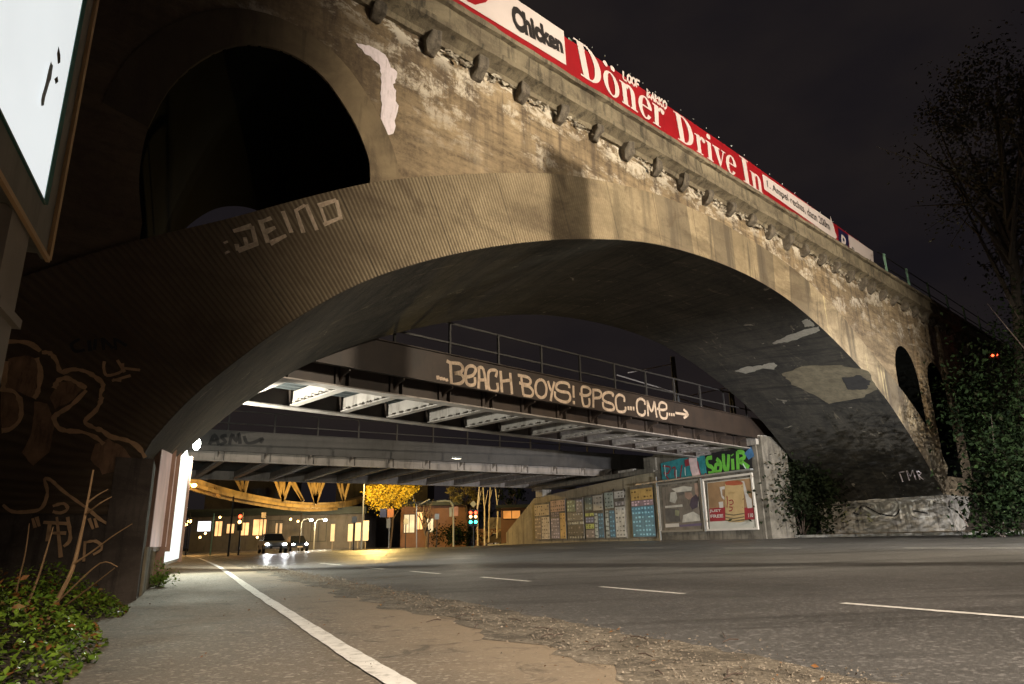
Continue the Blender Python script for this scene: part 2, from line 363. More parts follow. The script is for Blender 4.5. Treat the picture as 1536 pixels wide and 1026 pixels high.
def clumps(cent,rad,nc,per,spread=.19,shell=.5):
    d=rng.normal(size=(nc,3)); d/=np.linalg.norm(d,axis=1)[:,None]; r=rng.uniform(shell,1,(nc,1))
    c=V3(cent)+d*r*V3(rad); s=np.mean(rad)*spread
    return (c[:,None,:]+rng.normal(size=(nc,per,3))*s*rng.uniform(.4,1,(nc,1,1))).reshape(-1,3)
def tree(label,base,h,crown_c,crown_r,nc,per,leafsize,leafmat,bark='bark',r0=.22,limbs=9,group=None,name='tree'):
    t=thing(name,label,'tree',base,group); base=V3(base); cc=V3(crown_c); mb=MB()
    top=cc+V3([0,0,crown_r[2]*.5]); mid=base*.5+cc*.5+V3([.2,.1,0])
    mb.tube(smooth_line([base,mid,cc,top]),list(np.linspace(r0,r0*.2,13)),8)
    for i in range(limbs):
        f=random.uniform(.35,.95); s=base*(1-f)+cc*f; d=rng.normal(size=3); d[2]=d[2]*.8+.1; d/=np.linalg.norm(d); e=cc+d*V3(crown_r)*.9
        mb.tube([s,(s+e)/2+V3([0,0,-.1*h*.1]),e],[r0*.45,r0*.25,r0*.07],5)
        for k in range(2):
            d2=rng.normal(size=3); e2=e+d2*np.mean(crown_r)*.3; mb.tube([(s+e)/2,e2],[r0*.2,r0*.04],4)
    build(mb,'trunk',bark,t)
    if nc: leaves('crown',clumps(cc,crown_r,nc,per),leafsize,leafmat,t)
    return t

# ================================================================== GROUND
def rz(u,v):
    k=.022*min(max(u-2.73,0),27); f=1 if v<40 else max(.25,1-(v-40)/30*.75); return k*f
def strip(u0,u1,v0,v1,nu,nv,zoff=0,f=rz,amp=0):
    mb=MB(); 
    for j in range(nv+1):
        for i in range(nu+1):
            u=u0+(u1-u0)*i/nu; v=v0+(v1-v0)*j/nv; mb.v.append(tuple(UV(u,v,f(u,v)+zoff+amp*random.uniform(-1,1))))
    for j in range(nv):
        for i in range(nu): a=j*(nu+1)+i; mb.f.append((a,a+1,a+nu+2,a+nu+1))
    return mb
g=MB().box((0,60,-.35),(1,0,0),(0,1,0),(0,0,1),900,900,.3); kind(build(g,'ground','earth'),'structure')
kind(build(strip(-.55,2.6,-6,56,12,80,-.004,amp=.001),'cycle_path','path'),'structure')
mb=strip(1.9,2.80,-6,56,6,400,.002,amp=.004)
for j in range(401):
    u=2.80+.05*math.sin(j*.9)*math.sin(j*.37)+random.uniform(-.03,.05); v=-6+62*j/400; mb.v[j*7+6]=tuple(UV(u,v,rz(u,v)+.001))
    mb.v[j*7]=tuple(UV(2.02+.16*math.sin(j*.31)*math.sin(j*.13+1)+.07*math.sin(j*1.1)+random.uniform(-.05,.05),v,-.002)); mb.v[j*7+1]=tuple(UV(2.30,v,.002+random.uniform(0,.003)))
kind(build(mb,'verge','sand'),'structure')
kind(build(strip(2.72,26.6,-30,140,48,150),'road','road'),'structure')
kind(build(strip(-40,60,56,140,20,20,.0,f=lambda u,v:-.02),'far_square','road'),'structure')
kind(build(strip(26.6,31.5,-30,60,5,60,.10),'far_pavement','path'),'structure')
kb=strip(26.5,26.62,-30,60,1,60,.105); kind(build(kb,'far_kerb','kerb'),'structure')
mb=MB()
for i in range(60):
    v=-30+i*1.5; p,q=UV(26.5,v+.02,rz(26.5,v)+.04),UV(26.5,v+1.48,rz(26.5,v)+.04); mb.beam(p,q,.14,.14)
kind(build(mb,'kerb','kerb'),'structure')
# white line of the cycle path, slightly wavering, with worn gaps
def lineband(pts,w,name,z=.004,gaps=()):
    mb=MB(); P=smooth_line([V3(p) for p in pts],10); n=len(P)
    vs=[]
    for i,p in enumerate(P):
        t=P[min(i+1,n-1)]-P[max(i-1,0)]; t/=np.linalg.norm(t); q=V3([t[1],-t[0]]); ww=w*(1+.08*random.uniform(-1,1))
        for s in (-.5,.5): u,v=p+q*ww*s; vs.append(UV(u,v,rz(u,v)+z))
    mb.add(vs,[(2*i,2*i+1,2*i+3,2*i+2) for i in range(n-1) if i not in gaps]); return build(mb,name,'paint')
o=lineband([(.98,-2),(1.0,1.9),(.99,3.3),(1.0,4.6),(1.05,7),(1.13,11),(1.32,18.2),(1.5,27),(1.6,45)],.125,'path_line',.004,gaps=()); kind(o,'structure')
for a,b,u in ((4.29,2.4,5.14),(7.52,5.98,4.83),(10.9,9.2,4.7),(14.4,12.7,4.6),(18.0,16.2,4.5),(23.5,20.5,4.45),(1.2,-1,5.25)):
    kind(lineband([(u,b),(u-.02,(a+b)/2),(u-.03,a)],.085,'lane_line',.004),'structure')
for k in range(9):
    a=2+k*6; kind(lineband([(15.4,a),(15.4,a+3)],.14,'lane_line',.004),'structure')
kind(lineband([(26.0,-20),(26,10),(26,50)],.12,'edge_line',.004),'structure')
# grit and litter along the verge
mb=MB(); 
def grit(u,v,r):
    c=UV(u,v,rz(u,v)+r*.2+.004); b=len(mb.v)
    pts=[c+V3([random.uniform(-1,1)*r,random.uniform(-1,1)*r,random.uniform(-.2,.5)*r]) for _ in range(4)]+[c+V3([0,0,r*random.uniform(.5,1)])]
    mb.add(pts,[(0,1,4),(1,2,4),(2,3,4),(3,0,4),(0,2,1),(0,3,2)])
for i in range(7000):
    v=2.2+22*random.random()**1.7; u=random.gauss(2.55-.03*max(0,9-v),.20+.012*max(0,8-v)); grit(u,v,random.choice([.004,.005,.007,.009,.014])*(.7+v*.04))
for i in range(1800):
    v=2.2+14*random.random()**1.5; u=random.uniform(-.3,2.5); grit(u,v,random.choice([.003,.004,.007])*(.8+v*.03))
kind(tag(build(mb,'grit','stone'),'loose grit and crumbled dirt lying between the cycle path and the road','grit'),'stuff')
pts=[UV(random.gauss(2.45,.3),2.3+14*random.random()**1.6,.012) for _ in range(120)]+[UV(random.uniform(-.4,2),2.5+9*random.random(),.008) for _ in range(40)]
kind(tag(leaves('leaf_litter',pts,.012,'brownleaf',up=2),'small dry leaves and scraps scattered along the roadside dirt','leaf litter'),'stuff')
mb=MB()
for i in range(22):
    v=2.5+4.5*random.random()**1.3; u=random.gauss(2.35,.35); a=random.uniform(0,3.1); p=UV(u,v,.015); L=random.uniform(.04,.13); q=p+V3([math.cos(a)*L,math.sin(a)*L,.01]); mb.tube([p,(p+q)/2+V3([0,.01,.008]),q],.0035,4)
kind(tag(build(mb,'twig_litter','bark'),'pale broken twigs strewn on the sandy roadside strip','twigs'),'stuff')

# ================================================================== CONCRETE ARCH BRIDGE
FO=fn*D9
BR=thing('concrete_arch_bridge','huge weathered concrete railway arch spanning the road, with graffiti on its flanks','bridge',FO)
SK=.293; WD=5.95
def FL(s,dep,z): return FO+fd*(s+SK*dep)+fn*dep+Z*z
def fobj(mb,name,mats,**k):
    # facade objects get their own axes: x along the facade, y into it, z up
    o=build(mb,name,mats,None,**k); o.parent=BR; o.rotation_euler=(0,0,math.pi/2-AZ); return o
intr=[(2.35,1.0),(2.4,1.7),(2.78,2.35),(3.28,2.95),(4.2,3.86),(5.43,4.84),(6.95,5.7),(8.82,6.53),(10.91,7.27),(13.4,7.93),(15.6,8.25),(17.9,8.38),(20.12,8.3),(22.31,7.95),(25.18,7.12),(28.38,5.8),(31.03,4.05),(32.4,2.95),(33.31,2.08)]
extr=[(-3.6,-.3),(-2.4,.9),(-1.0,2.2),(.6,3.6),(1.9,4.55),(3.14,5.3),(4.26,6.02),(5.54,6.78),(6.9,7.42),(8.6,8.12),(10.32,8.74),(11.74,9.12),(13.4,9.46),(15.,9.68),(17.62,9.78),(20.7,9.62),(22.9,9.3),(25.3,8.6),(27.7,7.55),(29.9,6.6),(31.6,5.75),(33.3,4.6),(35.5,2.4)]
def resample(P,n):
    P=[V3(p) for p in smooth_line(P,6)]; L=[0]
    for a,b in zip(P,P[1:]): L.append(L[-1]+np.linalg.norm(b-a))
    out=[]
    for k in range(n+1):
        t=L[-1]*k/n; i=min(max(np.searchsorted(L,t)-1,0),len(P)-2); f=(t-L[i])/(L[i+1]-L[i]+1e-9); out.append(P[i]*(1-f)+P[i+1]*f)
    return out
# ring: front face plus soffit plus top ledge
NI=110
I=resample(intr,NI); 
XE=[V3(p) for p in smooth_line(extr,4)]; X=[]
for i in range(NI+1):
    t=I[min(i+1,NI)]-I[max(i-1,0)]; nn_=V3([-t[1],t[0]])/np.linalg.norm(t); best=None
    for a,b in zip(XE,XE[1:]):
        M=np.array([nn_,a-b]).T
        if abs(np.linalg.det(M))<1e-9: continue
        c=np.linalg.solve(M,a-I[i])
        if c[0]>0 and 0<=c[1]<=1 and (best is None or c[0]<best): best=c[0]
    X.append(I[i]+nn_*min(best if best else 2.,5.))
mb=MB(); uv=[]; PR=-.12
al=0
for i in range(NI+1):
    if i: al+=np.linalg.norm(I[i]-I[i-1])*1.15
    for j in range(5):
        p=I[i]*(1-j/4)+X[i]*(j/4); mb.v.append((p[0]+SK*PR,PR,p[1])); uv.append((al,p[1]*0+j/4*1.5))
for i in range(NI):
    for j in range(4): a=i*5+j; mb.f.append((a,a+5,a+6,a+1))
b=len(mb.v)
for i in range(NI+1):
    mb.v.append((X[i][0],.05,X[i][1])); uv.append((al*i/NI,1.6))
for i in range(NI): mb.f.append((i*5+4,(i+1)*5+4,b+i+1,b+i))
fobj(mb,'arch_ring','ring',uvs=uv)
mb=MB(); ND=16
for i in range(NI+1):
    for j in range(ND+1):
        dp=PR+(WD-PR)*j/ND; mb.v.append((I[i][0]+SK*dp,dp,I[i][1]))
for i in range(NI):
    for j in range(ND): a=i*(ND+1)+j; mb.f.append((a,a+1,a+ND+2,a+ND+1))
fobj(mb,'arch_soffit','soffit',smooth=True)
# spandrel walls with the open side arches (a filled outline with holes, extruded through the bridge)
def arch_hole(s0,s1,zb,zs,zt,n=14):
    P=[(s0,zb)]; 
    for k in range(n+1):
        a=math.pi*k/n; P.append(((s0+s1)/2-math.cos(a)*(s1-s0)/2, zs+(zt-zs)*math.sin(a)))
    return P+[(s1,zb)]
def curve_solid(name,outline,holes,dep0,dep1,mat,skew=True):
    c=bpy.data.curves.new(name,'CURVE'); c.dimensions='2D'; c.fill_mode='BOTH'; c.extrude=(dep1-dep0)/2
    for P in [outline]+holes:
        sp=c.splines.new('POLY'); sp.points.add(len(P)-1)
        for i,p in enumerate(P): sp.points[i].co=(p[0],p[1],0,1)
        sp.use_cyclic_u=True
    o=bpy.data.objects.new(name,c); me=bpy.data.meshes.new_from_object(o); bpy.data.objects.remove(o)
    mid=(dep0+dep1)/2
    MI=[1 if abs(p.normal[2])<.5 else 0 for p in me.polygons]
    for v in me.vertices:
        x,z,y=v.co; y=y+mid; v.co=(x+(SK*y if skew else 0),y,z)
    me.materials.clear(); me.materials.append(MT[mat]); me.materials.append(MT['painted_shade'])
    for p,k in zip(me.polygons,MI): p.material_index=k
    o=bpy.data.objects.new(name,me); COL.objects.link(o); o.parent=BR; o.rotation_euler=(0,0,math.pi/2-AZ); return o
big=[(2.02,4.95),(1.9,5.6),(1.92,6.4),(2.12,7.15),(2.5,7.85),(3.0,8.4),(3.55,8.66),(4.07,8.69),(4.5,8.55),(4.86,8.25),(5.2,7.85),(5.44,7.4),(5.52,7.1),(5.54,6.62)]
low=[(x,z-.12) for x,z in [(0.6,3.3),(2.,4.5),(3.2,5.2),(4.26,5.9),(5.54,6.66)]]
hole1=[(2.02,4.2)]+[tuple(p) for p in smooth_line(big,4)]+[(5.54,5.9)]
midl=[tuple((I[i]+X[i])/2) for i in range(0,NI+1,3)]
outl=[(-16,-.5),(-16,10.7),(62,10.7),(62,.2),(34.9,.2)]+[(p[0],p[1]) for p in midl[::-1] if p[1]>1.2 and p[0]>2.6]+[(2.45,2.3),(2.38,-.5)]
hs=[hole1,arch_hole(30.6,33.2,4.6,7.0,8.45),arch_hole(34.5,36.8,3.,7.0,8.3),arch_hole(38.3,40.6,3.,6.6,7.9)]
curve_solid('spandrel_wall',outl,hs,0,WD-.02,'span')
# moulded ring round the big side opening
def hole_ring(name,P,w,dep,mat='ring'):
    P=smooth_line(P,3); n=len(P); mb=MB(); uv=[]; al=0; c=sum(P)/n
    for i,p in enumerate(P):
        t=P[min(i+1,n-1)]-P[max(i-1,0)]; t/=np.linalg.norm(t); q=V3([-t[1],t[0]])
        if (p-c).dot(q)<0: q=-q
        if i: al+=np.linalg.norm(p-P[i-1])
        for k,dp in ((0,.02),(0,dep),(w,dep),(w,.02)):
            r=p+q*k; mb.v.append((r[0]+SK*dp,dp,r[1])); uv.append((al*1.,k))
    for i in range(n-1):
        for k in range(3): a=i*4+k; mb.f.append((a,a+4,a+5,a+1))
    return fobj(mb,name,mat,uvs=uv)
hole_ring('opening_surround',big[2:],.62,-.03,'surround')
mb=MB()
for s0,s1 in ((30.6,33.2),(34.5,36.8),(38.3,40.6)):   # pilaster strips beside the small openings
    fobj(MB().box((s1+.35,-.04,7.6),(1,0,0),(0,1,0),(0,0,1),.35,.12,6),'pilaster','span')
# cornice, consoles, parapet
mb=MB(); 
prof=[(.0,10.52),(-.10,10.52),(-.14,10.62),(-.30,10.70),(-.40,10.74),(-.40,10.86),(-.34,10.88),(-.34,11.30),(-.44,11.32),(-.44,11.44),(.0,11.44)]
ns=260
for i in range(ns+1):
    s=-16+78*i/ns
    for y,z in prof: mb.v.append((s+SK*y,y+random.uniform(-.012,.012),z+random.uniform(-.014,.014)))
k=len(prof)
for i in range(ns):
    for j in range(k-1): a=i*k+j; mb.f.append((a,a+k,a+k+1,a+1))
mb.f.append(tuple(range(k)))
fobj(mb,'cornice','cornice')
mb=MB().box((23,WD/2+.1,11.0),(1,0,0),(0,1,0),(0,0,1),78,WD-.3,.7); fobj(mb,'track_bed','cornice')
def console_mesh(seed):
    r=random.Random(seed); mb=MB(); w=.17
    pr=[(0,.0),(-.14,-.02),(-.30,.14),(-.36,.32),(-.36,.52),(0,.52)]
    for sx in (-w,w):
        for y,z in pr: mb.v.append((sx*(1+r.uniform(-.22,.22)),y+r.uniform(-.06,.06),z+r.uniform(-.06,.06)))
    n=6; mb.f+=[tuple(range(n)),tuple(range(n,2*n))[::-1]]+[(i,n+i,n+(i+1)%n,(i+1)%n) for i in range(n)]
    me=bpy.data.meshes.new('console'); k_=r.uniform(.62,.85); me.from_pydata([(x*k_*.95,y*.85,.52-(.52-z)*k_) for x,y,z in mb.v],[],mb.f); me.materials.append(MT['console']); return me
cms=[console_mesh(i) for i in range(9)]
for i in range(46):
    s=2.95+1.262*i-(.02*i if i>20 else 0)
    o=bpy.data.objects.new('console',cms[(i*7+i//3)%9]); COL.objects.link(o); o.parent=BR; o.rotation_euler=(0,random.uniform(-.06,.06),math.pi/2-AZ)
    o.location=tuple(fd*s+Z*(10.12+random.uniform(-.03,.03))+fn*.01); bevel(o,.03,2)
# crumbling white crust hanging between the consoles
mb=MB()
for i in range(900):
    s=random.uniform(4.5,46); base=10.50+.03*math.sin(s*3)
    if random.random()<.55: z=base-abs(random.gauss(0,.10)); r=random.uniform(.02,.06)
    else: z=base+random.uniform(-.06,.02); r=random.uniform(.02,.05)
    if math.sin(s*1.9)+math.sin(s*.73+1)<-.5: continue
    c=V3([s,-.05-random.random()*.09,z]); L=random.uniform(.5,2.6)
    P=[c+V3([random.gauss(0,1)*r*L,random.gauss(0,.5)*r,random.gauss(0,.8)*r]) for _ in range(6)]
    mb.add(P,[(0,1,2),(2,3,4),(0,2,4),(4,5,0),(1,3,5),(0,3,1)])
o=fobj(mb,'efflorescence_crust','rock'); kind(o,'stuff')
# piers
mb=MB(); q=lambda s,dp,z:(s+SK*dp,dp,z)
mb.prism([q(33.18,-.2,.3),q(36.3,-.2,.3),q(36.3,WD+.1,.3),q(33.18,WD+.1,.3)],(0,0,1.72))
mb.prism([q(33.08,-.26,2.02),q(36.3,-.26,2.02),q(36.3,WD+.16,2.02),q(33.08,WD+.16,2.02)],(0,0,.12))
fobj(mb,'pier_plinth','plinth')
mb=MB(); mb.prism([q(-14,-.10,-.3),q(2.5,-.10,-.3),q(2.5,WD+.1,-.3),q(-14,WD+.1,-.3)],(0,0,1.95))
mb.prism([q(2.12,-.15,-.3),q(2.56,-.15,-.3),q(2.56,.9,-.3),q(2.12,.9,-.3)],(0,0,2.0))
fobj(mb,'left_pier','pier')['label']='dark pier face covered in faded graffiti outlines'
# lamp and paint marks on the spandrel: white paint patch
mb=MB()
patch(mb,FAC,[(535,64),(548,68),(553,82),(545,80)],.012)
P=[(534,64),(548,68),(566,74),(578,82),(583,93),(586,102),(594,106),(595,118),(590,128),(594,140),(593,152),(597,158),(594,172),(592,188),(590,200),(582,204),(574,196),(569,186),(571,170),(573,158),(570,145),(572,130),(571,112),(568,98),(556,86),(545,80)]
PP=[V3(FAC.hit(*p)) for p in P]
def ngon(mb,surf,P,off,jit=.0):
    PP=[V3(surf.hit(*p)) for p in P]; QQ=[]
    for i in range(len(PP)):
        a,b=PP[i],PP[(i+1)%len(PP)]
        for k in range(3): QQ.append(a*(1-k/3)+b*k/3+V3([random.uniform(-jit,jit),random.uniform(-jit,jit)]))
    mb.add([surf.pt(*p,off) for p in QQ],[tuple(range(len(QQ)))]); return mb
def tri(o):
    bm=bmesh.new(); bm.from_mesh(o.data); bmesh.ops.triangulate(bm,faces=bm.faces[:]); bm.to_mesh(o.data); bm.free(); return o
mb=ngon(MB(),FAC,P,.012,.02); tri(build(mb,'paint_patch','sprayW',BR))['label']='peeling white paint patch'
# ------------- graffiti on the ring and the pier (spray strokes given where they stand)
def gfx(name,surf,strokes,w,mat,off,parent,label=None,sm=True,jit=.15):
    mb=MB()
    for st in strokes: stroke(mb,surf,st,w,off,sm,jit)
    o=build(mb,name,mat,parent)
    if label: o['label']=label
    return o
dem=[[(333,366),(335,369)],[(335,381),(337,384)],
 [(345,351),(373,343)],[(373,343),(380,372)],[(352,380),(381,369)],[(352,380),(350,370)],[(362,360),(366,374)],
 [(385,334),(397,368)],[(387,337),(402,331)],[(393,352),(408,345)],[(400,369),(424,357)],
 [(419,321),(432,353)],[(438,318),(450,353)],[(454,311),(470,349)],[(438,320),(452,312)],
 [(472,313),(499,304)],[(499,304),(506,333)],[(480,341),(506,330)],[(476,316),(484,340)]]
gfx('graffiti_lettering',FAC,dem,.07,'sprayD',.127,BR,'chalky block letters on the arch ring',False,.3)
gfx('graffiti_lettering',FAC,dem[10:],.035,'spray',.131,BR,'brighter core strokes of the block letters',False,.3)
gfx('graffiti_tag',FAC,[[(153,545),(152,555),(157,566),(178,560),(180,548)],[(172,543),(183,561)],[(180,555),(206,558)],[(164,574),(192,566)],[(165,572),(178,574)]],.035,'sprayO',.13,BR,'small scrawled tag beside the big outline')
SP=[[(60,532),(72,533),(82,545),(88,561),(105,557),(125,560),(142,570),(151,580),(147,594),(148,602),(140,618),(124,634),(136,643),(150,648),(163,657),(186,662),(203,672),(214,688)],
 [(78,585),(85,573),(98,570),(112,577),(126,585)],[(126,588),(104,610),(82,624),(78,630),(84,643),(96,648),(120,650),(140,658),(152,668)],
 [(0,522),(12,516),(40,518),(58,530)],[(52,540),(58,560),(54,590),(48,600)],[(8,545),(4,570),(2,590)],[(0,588),(18,590),(28,605),(28,630),(14,645),(0,648)]]
gfx('graffiti_outline',FAC,SP,.05,'sprayO',.127,BR,'ochre outline of a large spray piece',True,.35)
mb=MB()
for P in ([(10,542),(34,536),(54,542),(56,570),(46,598),(22,590),(2,600),(4,570)],[(0,590),(18,592),(27,608),(27,630),(12,644),(0,646)],[(84,578),(100,573),(120,585),(100,606),(80,616),(72,600)],[(140,668),(158,660),(180,672),(196,690),(188,708),(150,712),(132,690)],[(50,605),(68,608),(78,640),(70,680),(46,700),(30,680),(44,650)]): tri(build(ngon(MB(),FAC,P,.124,.01),'graffiti_fill','sprayT',BR))['label']='tan filled patch of the large spray piece'
SP2=[[(2,758),(16,768),(42,768),(60,762),(68,740),(64,720),(74,722),(92,738),(128,764),(150,782),(172,790),(188,776),(196,760)],[(76,760),(92,756),(98,764),(88,770),(76,768)],[(46,778),(50,792)],[(52,776),(56,790)],[(130,778),(136,794)],[(138,778),(142,792)],[(62,784),(98,786)],[(72,784),(68,812)],[(82,776),(88,836)],[(98,776),(102,808),(92,820)],[(68,800),(96,800)],[(124,812),(122,842)],[(124,814),(140,812),(150,822),(136,832)]]
gfx('graffiti_outline',FAC,SP2,.034,'sprayO',.127,BR,'crown and faded scribbles low on the pier',True,.3)
gfx('graffiti_tag',FAC,[[(116,512),(104,520),(110,530),(124,528)],[(130,514),(132,530)],[(140,512),(138,528)],[(150,510),(152,528)],[(152,512),(166,526)],[(168,510),(170,528)],[(170,512),(186,522)]],.04,'sprayB',.129,BR,'black tag on the dark arch foot')
# tag and patches on the soffit
prof_s=[(p[0],p[1]) for p in I]
def soffit_hit(x,y,i0=0,i1=NI):
    v=ray(x,y); best=None
    # facade-local ray
    lo=V3([O.dot(fd)-0,O.dot(fn)-D9,HC]); dv=V3([v.dot(fd),v.dot(fn),v[2]])
    for i in range(i0,i1):
        a,b=I[i],I[i+1]; # plane through (a),(b) and skew direction (SK,1,0)
        e1=V3([b[0]-a[0],0,b[1]-a[1]]); e2=V3([SK,1,0]); n=np.cross(e1,e2); p0=V3([a[0],0,a[1]])
        den=dv.dot(n)
        if abs(den)<1e-9: continue
        t=(p0-lo).dot(n)/den
        if t<=0: continue
        q=lo+dv*t-p0; M=np.array([e1,e2,n]).T; c=np.linalg.solve(M,q)
        if -1e-6<=c[0]<=1+1e-6: return i+c[0],c[1]
    return None
def soffit_pt(i,dp,off):
    i=min(max(i,0),NI-1e-4); k=int(i); f=i-k; p=I[k]*(1-f)+I[k+1]*f; t=I[k+1]-I[k]; t=t/np.linalg.norm(t); n=V3([t[1],-t[0]])
    return FL(p[0]+n[0]*off,dp,p[1]+n[1]*off)
def soffit_patch(name,poly,mat,label,sub=10,off=.012,ragged=.8):
    H=[soffit_hit(*p,i0=60) for p in poly]
    if any(h is None for h in H): return None
    H=[V3(h) for h in H]; Q=[]
    for a,b in zip(H,H[1:]+H[:1]):
        for k in range(6): Q.append(a*(1-k/6)+b*k/6+rng.normal(size=2)*V3([.12,.03])*ragged)
    c=sum(Q)/len(Q); mb=MB(); rings=6; n=len(Q)
    for r in range(1,rings+1):
        for p in Q: w=c+(p-c)*r/rings; mb.v.append(tuple(soffit_pt(w[0],w[1],off)))
    mb.v.append(tuple(soffit_pt(c[0],c[1],off)))
    for r in range(rings-1):
        for k in range(n): mb.f.append((r*n+k,r*n+(k+1)%n,(r+1)*n+(k+1)%n,(r+1)*n+k))
    for k in range(n): mb.f.append((k,(k+1)%n,rings*n))
    o=build(mb,name,mat,BR); o['label']=label; return o
cmat('tan soffit tone',(.165,.135,.085),.9,.3,3,(.11,.09,.06)); cmat('pale lime crust',(.32,.29,.23),.9,.2,8,(.25,.22,.18)); cmat('grey tar stain',(.035,.032,.03),.8,.3,4)
soffit_patch('tan_patch',[(1172,560),(1205,549),(1262,547),(1302,556),(1316,584),(1290,597),(1244,605),(1228,596),(1188,576)],'tan soffit tone','large tan patch under the arch')  # lighter tan patch laid just below the soffit
soffit_patch('dark_patch',[(1262,566),(1290,562),(1306,572),(1300,584),(1272,584)],'grey tar stain','dark square inside the tan patch',off=.02)
soffit_patch('lime_streak',[(1158,514),(1180,503),(1204,495),(1228,489),(1230,496),(1214,502),(1184,512),(1160,516)],'pale lime crust','pale drip streak under the arch',ragged=.5)
soffit_patch('lime_streak',[(1202,480),(1214,478),(1222,488),(1208,490)],'pale lime crust','small pale crust spot at the arch edge',ragged=.6)
soffit_patch('lime_streak',[(1102,556),(1118,550),(1140,548),(1160,543),(1166,548),(1160,554),(1144,552),(1118,560)],'pale lime crust','pale streak above the far arch edge',ragged=.5)
soffit_patch('dark_patch',[(1038,398),(1060,392),(1096,398),(1108,402),(1070,408),(1040,404)],'pale lime crust','thin pale wash at the arch crown edge',ragged=.7)
class SoffS:
    def hit(s,x,y):
        h=soffit_hit(x,y,60); return h if h else (100.,3.)
    def pt(s,a,b,off=0): return soffit_pt(a,b,off)
SS=SoffS(); SIN=.13 # one profile step is about .33 m: widths handled below
def sgfx(strokes,w,mat,label):
    mb=MB(); mat='sprayW'
    for st in strokes:
        P=[V3(soffit_pt(*SS.hit(*p),.015)) for p in st]; mb.tube(P,w/2,4)
    o=build(mb,'graffiti_tag',mat,BR); o['label']=label
sgfx([[(1349,708),(1354,722)],[(1350,708),(1356,707)],[(1360,706),(1364,720)],[(1361,706),(1366,714),(1369,705)],[(1369,705),(1374,719)],[(1375,706),(1380,719)],[(1376,706),(1382,709),(1378,713),(1385,719)]],.05,'spray','white IMR tag near the arch springing')
# graffiti on the plinth
PLS=Surf([FL(33.16,-.2,0),FL(33.16,WD+.1,0)],1)
PL=PLS
g1=[[(1316,766),(1312,756),(1300,752),(1322,750),(1344,754),(1342,764),(1328,772),(1306,776)],[(1296,762),(1318,774),(1336,776),(1346,768)],[(1368,752),(1376,748),(1396,750),(1396,762),(1378,764)],[(1366,758),(1370,772),(1388,776),(1398,774)],[(1350,752),(1352,778)],[(1358,756),(1364,780)]]
gfx('graffiti_lettering',PL,g1,.10,cmat('pale grey spray',(.62,.57,.5),.85,.2,6),.02,BR,'pale bubble letters on the far plinth')
gfx('graffiti_lettering',PL,[[(x,y) for x,y in s] for s in [[(1318,770),(1342,774),(1350,764)],[(1370,766),(1392,770)],[(1300,760),(1322,772)]]],.06,'sprayB',.03,BR,'dark edge of the bubble letters')
scr=[]
for i in range(26):
    x=1262+random.random()*44; y=757+random.random()*26; scr.append([(x,y),(x+random.uniform(-4,6),y+random.uniform(-3,3)),(x+random.uniform(1,7),y+random.uniform(-4,5))])
gfx('graffiti_tag',PL,scr[:14],.03,'sprayB',.02,BR,'scribbled black tags on the plinth corner'); gfx('graffiti_tag',PL,scr[14:],.03,cmat('yellow green spray',(.3,.29,.14),.85,.2,6),.03,BR,'yellowish scribbles on the plinth corner')

# ================================================================== RED BANNER ON THE PARAPET
sp=[onz(x,y,11.5) for x,y in [(500,-110),(675.6,0),(900,140.6),(1120,283),(1312,416)]]
SG=Surf([(p[0],p[1]) for p in sp],-1)
BN=thing('advertising_banner','long red sign board with white serif lettering fixed above the bridge parapet','sign',V3([sp[1][0],sp[1][1],11.3]))
def sq(poly,off,mat,name,label=None,thick=None):
    mb=MB(); P=[V3(SG.hit(*p)) for p in poly]; bx=[]
    n=14
    # poly = bl, br, tr, tl ; subdivided along its length so it follows the bend
    for i in range(n+1):
        t=i/n; a=P[0]*(1-t)+P[1]*t; b=P[3]*(1-t)+P[2]*t
        mb.v+= [tuple(SG.pt(*a,off)),tuple(SG.pt(*b,off))]
        if thick: mb.v+= [tuple(SG.pt(*a,off-thick)),tuple(SG.pt(*b,off-thick))]
    k=4 if thick else 2
    for i in range(n):
        j=i*k; mb.f.append((j,j+k,j+k+1,j+1))
        if thick: mb.f+=[(j+2,j+3,j+k+3,j+k+2),(j+1,j+k+1,j+k+3,j+3),(j,j+2,j+k+2,j+k)]
    if thick: mb.f+=[(0,1,3,2),(n*k,n*k+2,n*k+3,n*k+1)]
    o=build(mb,name,mat,BN)
    if label: o['label']=label
    return o
sq([(500,-110),(1312,416),(1309,377),(496,-176)],0,'red','board',thick=.06)
sq([(620,-41),(849,98),(845,47),(616,-107)],.012,'white','panel','white panel reading Chicken')
sq([(1146,284),(1249,357),(1246,331),(1143,261)],.012,'white','arrow_panel','white arrow panel with directions')
mb=MB(); A=[V3(SG.hit(*p)) for p in [(1249,360),(1254,354),(1245,325)]]; A=[V3(SG.hit(1247,364)),V3(SG.hit(1255,356)),V3(SG.hit(1245,324))]; mb.add([SG.pt(*a,.013) for a in A],[(0,1,2)]); build(mb,'arrow_head','white',BN)
sq([(1258,373),(1273,384),(1272,353),(1257,342)],.012,'navy','parking_panel','dark blue parking symbol panel')
sq([(1275,385),(1311,408),(1309,377),(1272,352)],.012,'white','address_panel','white panel with street name')
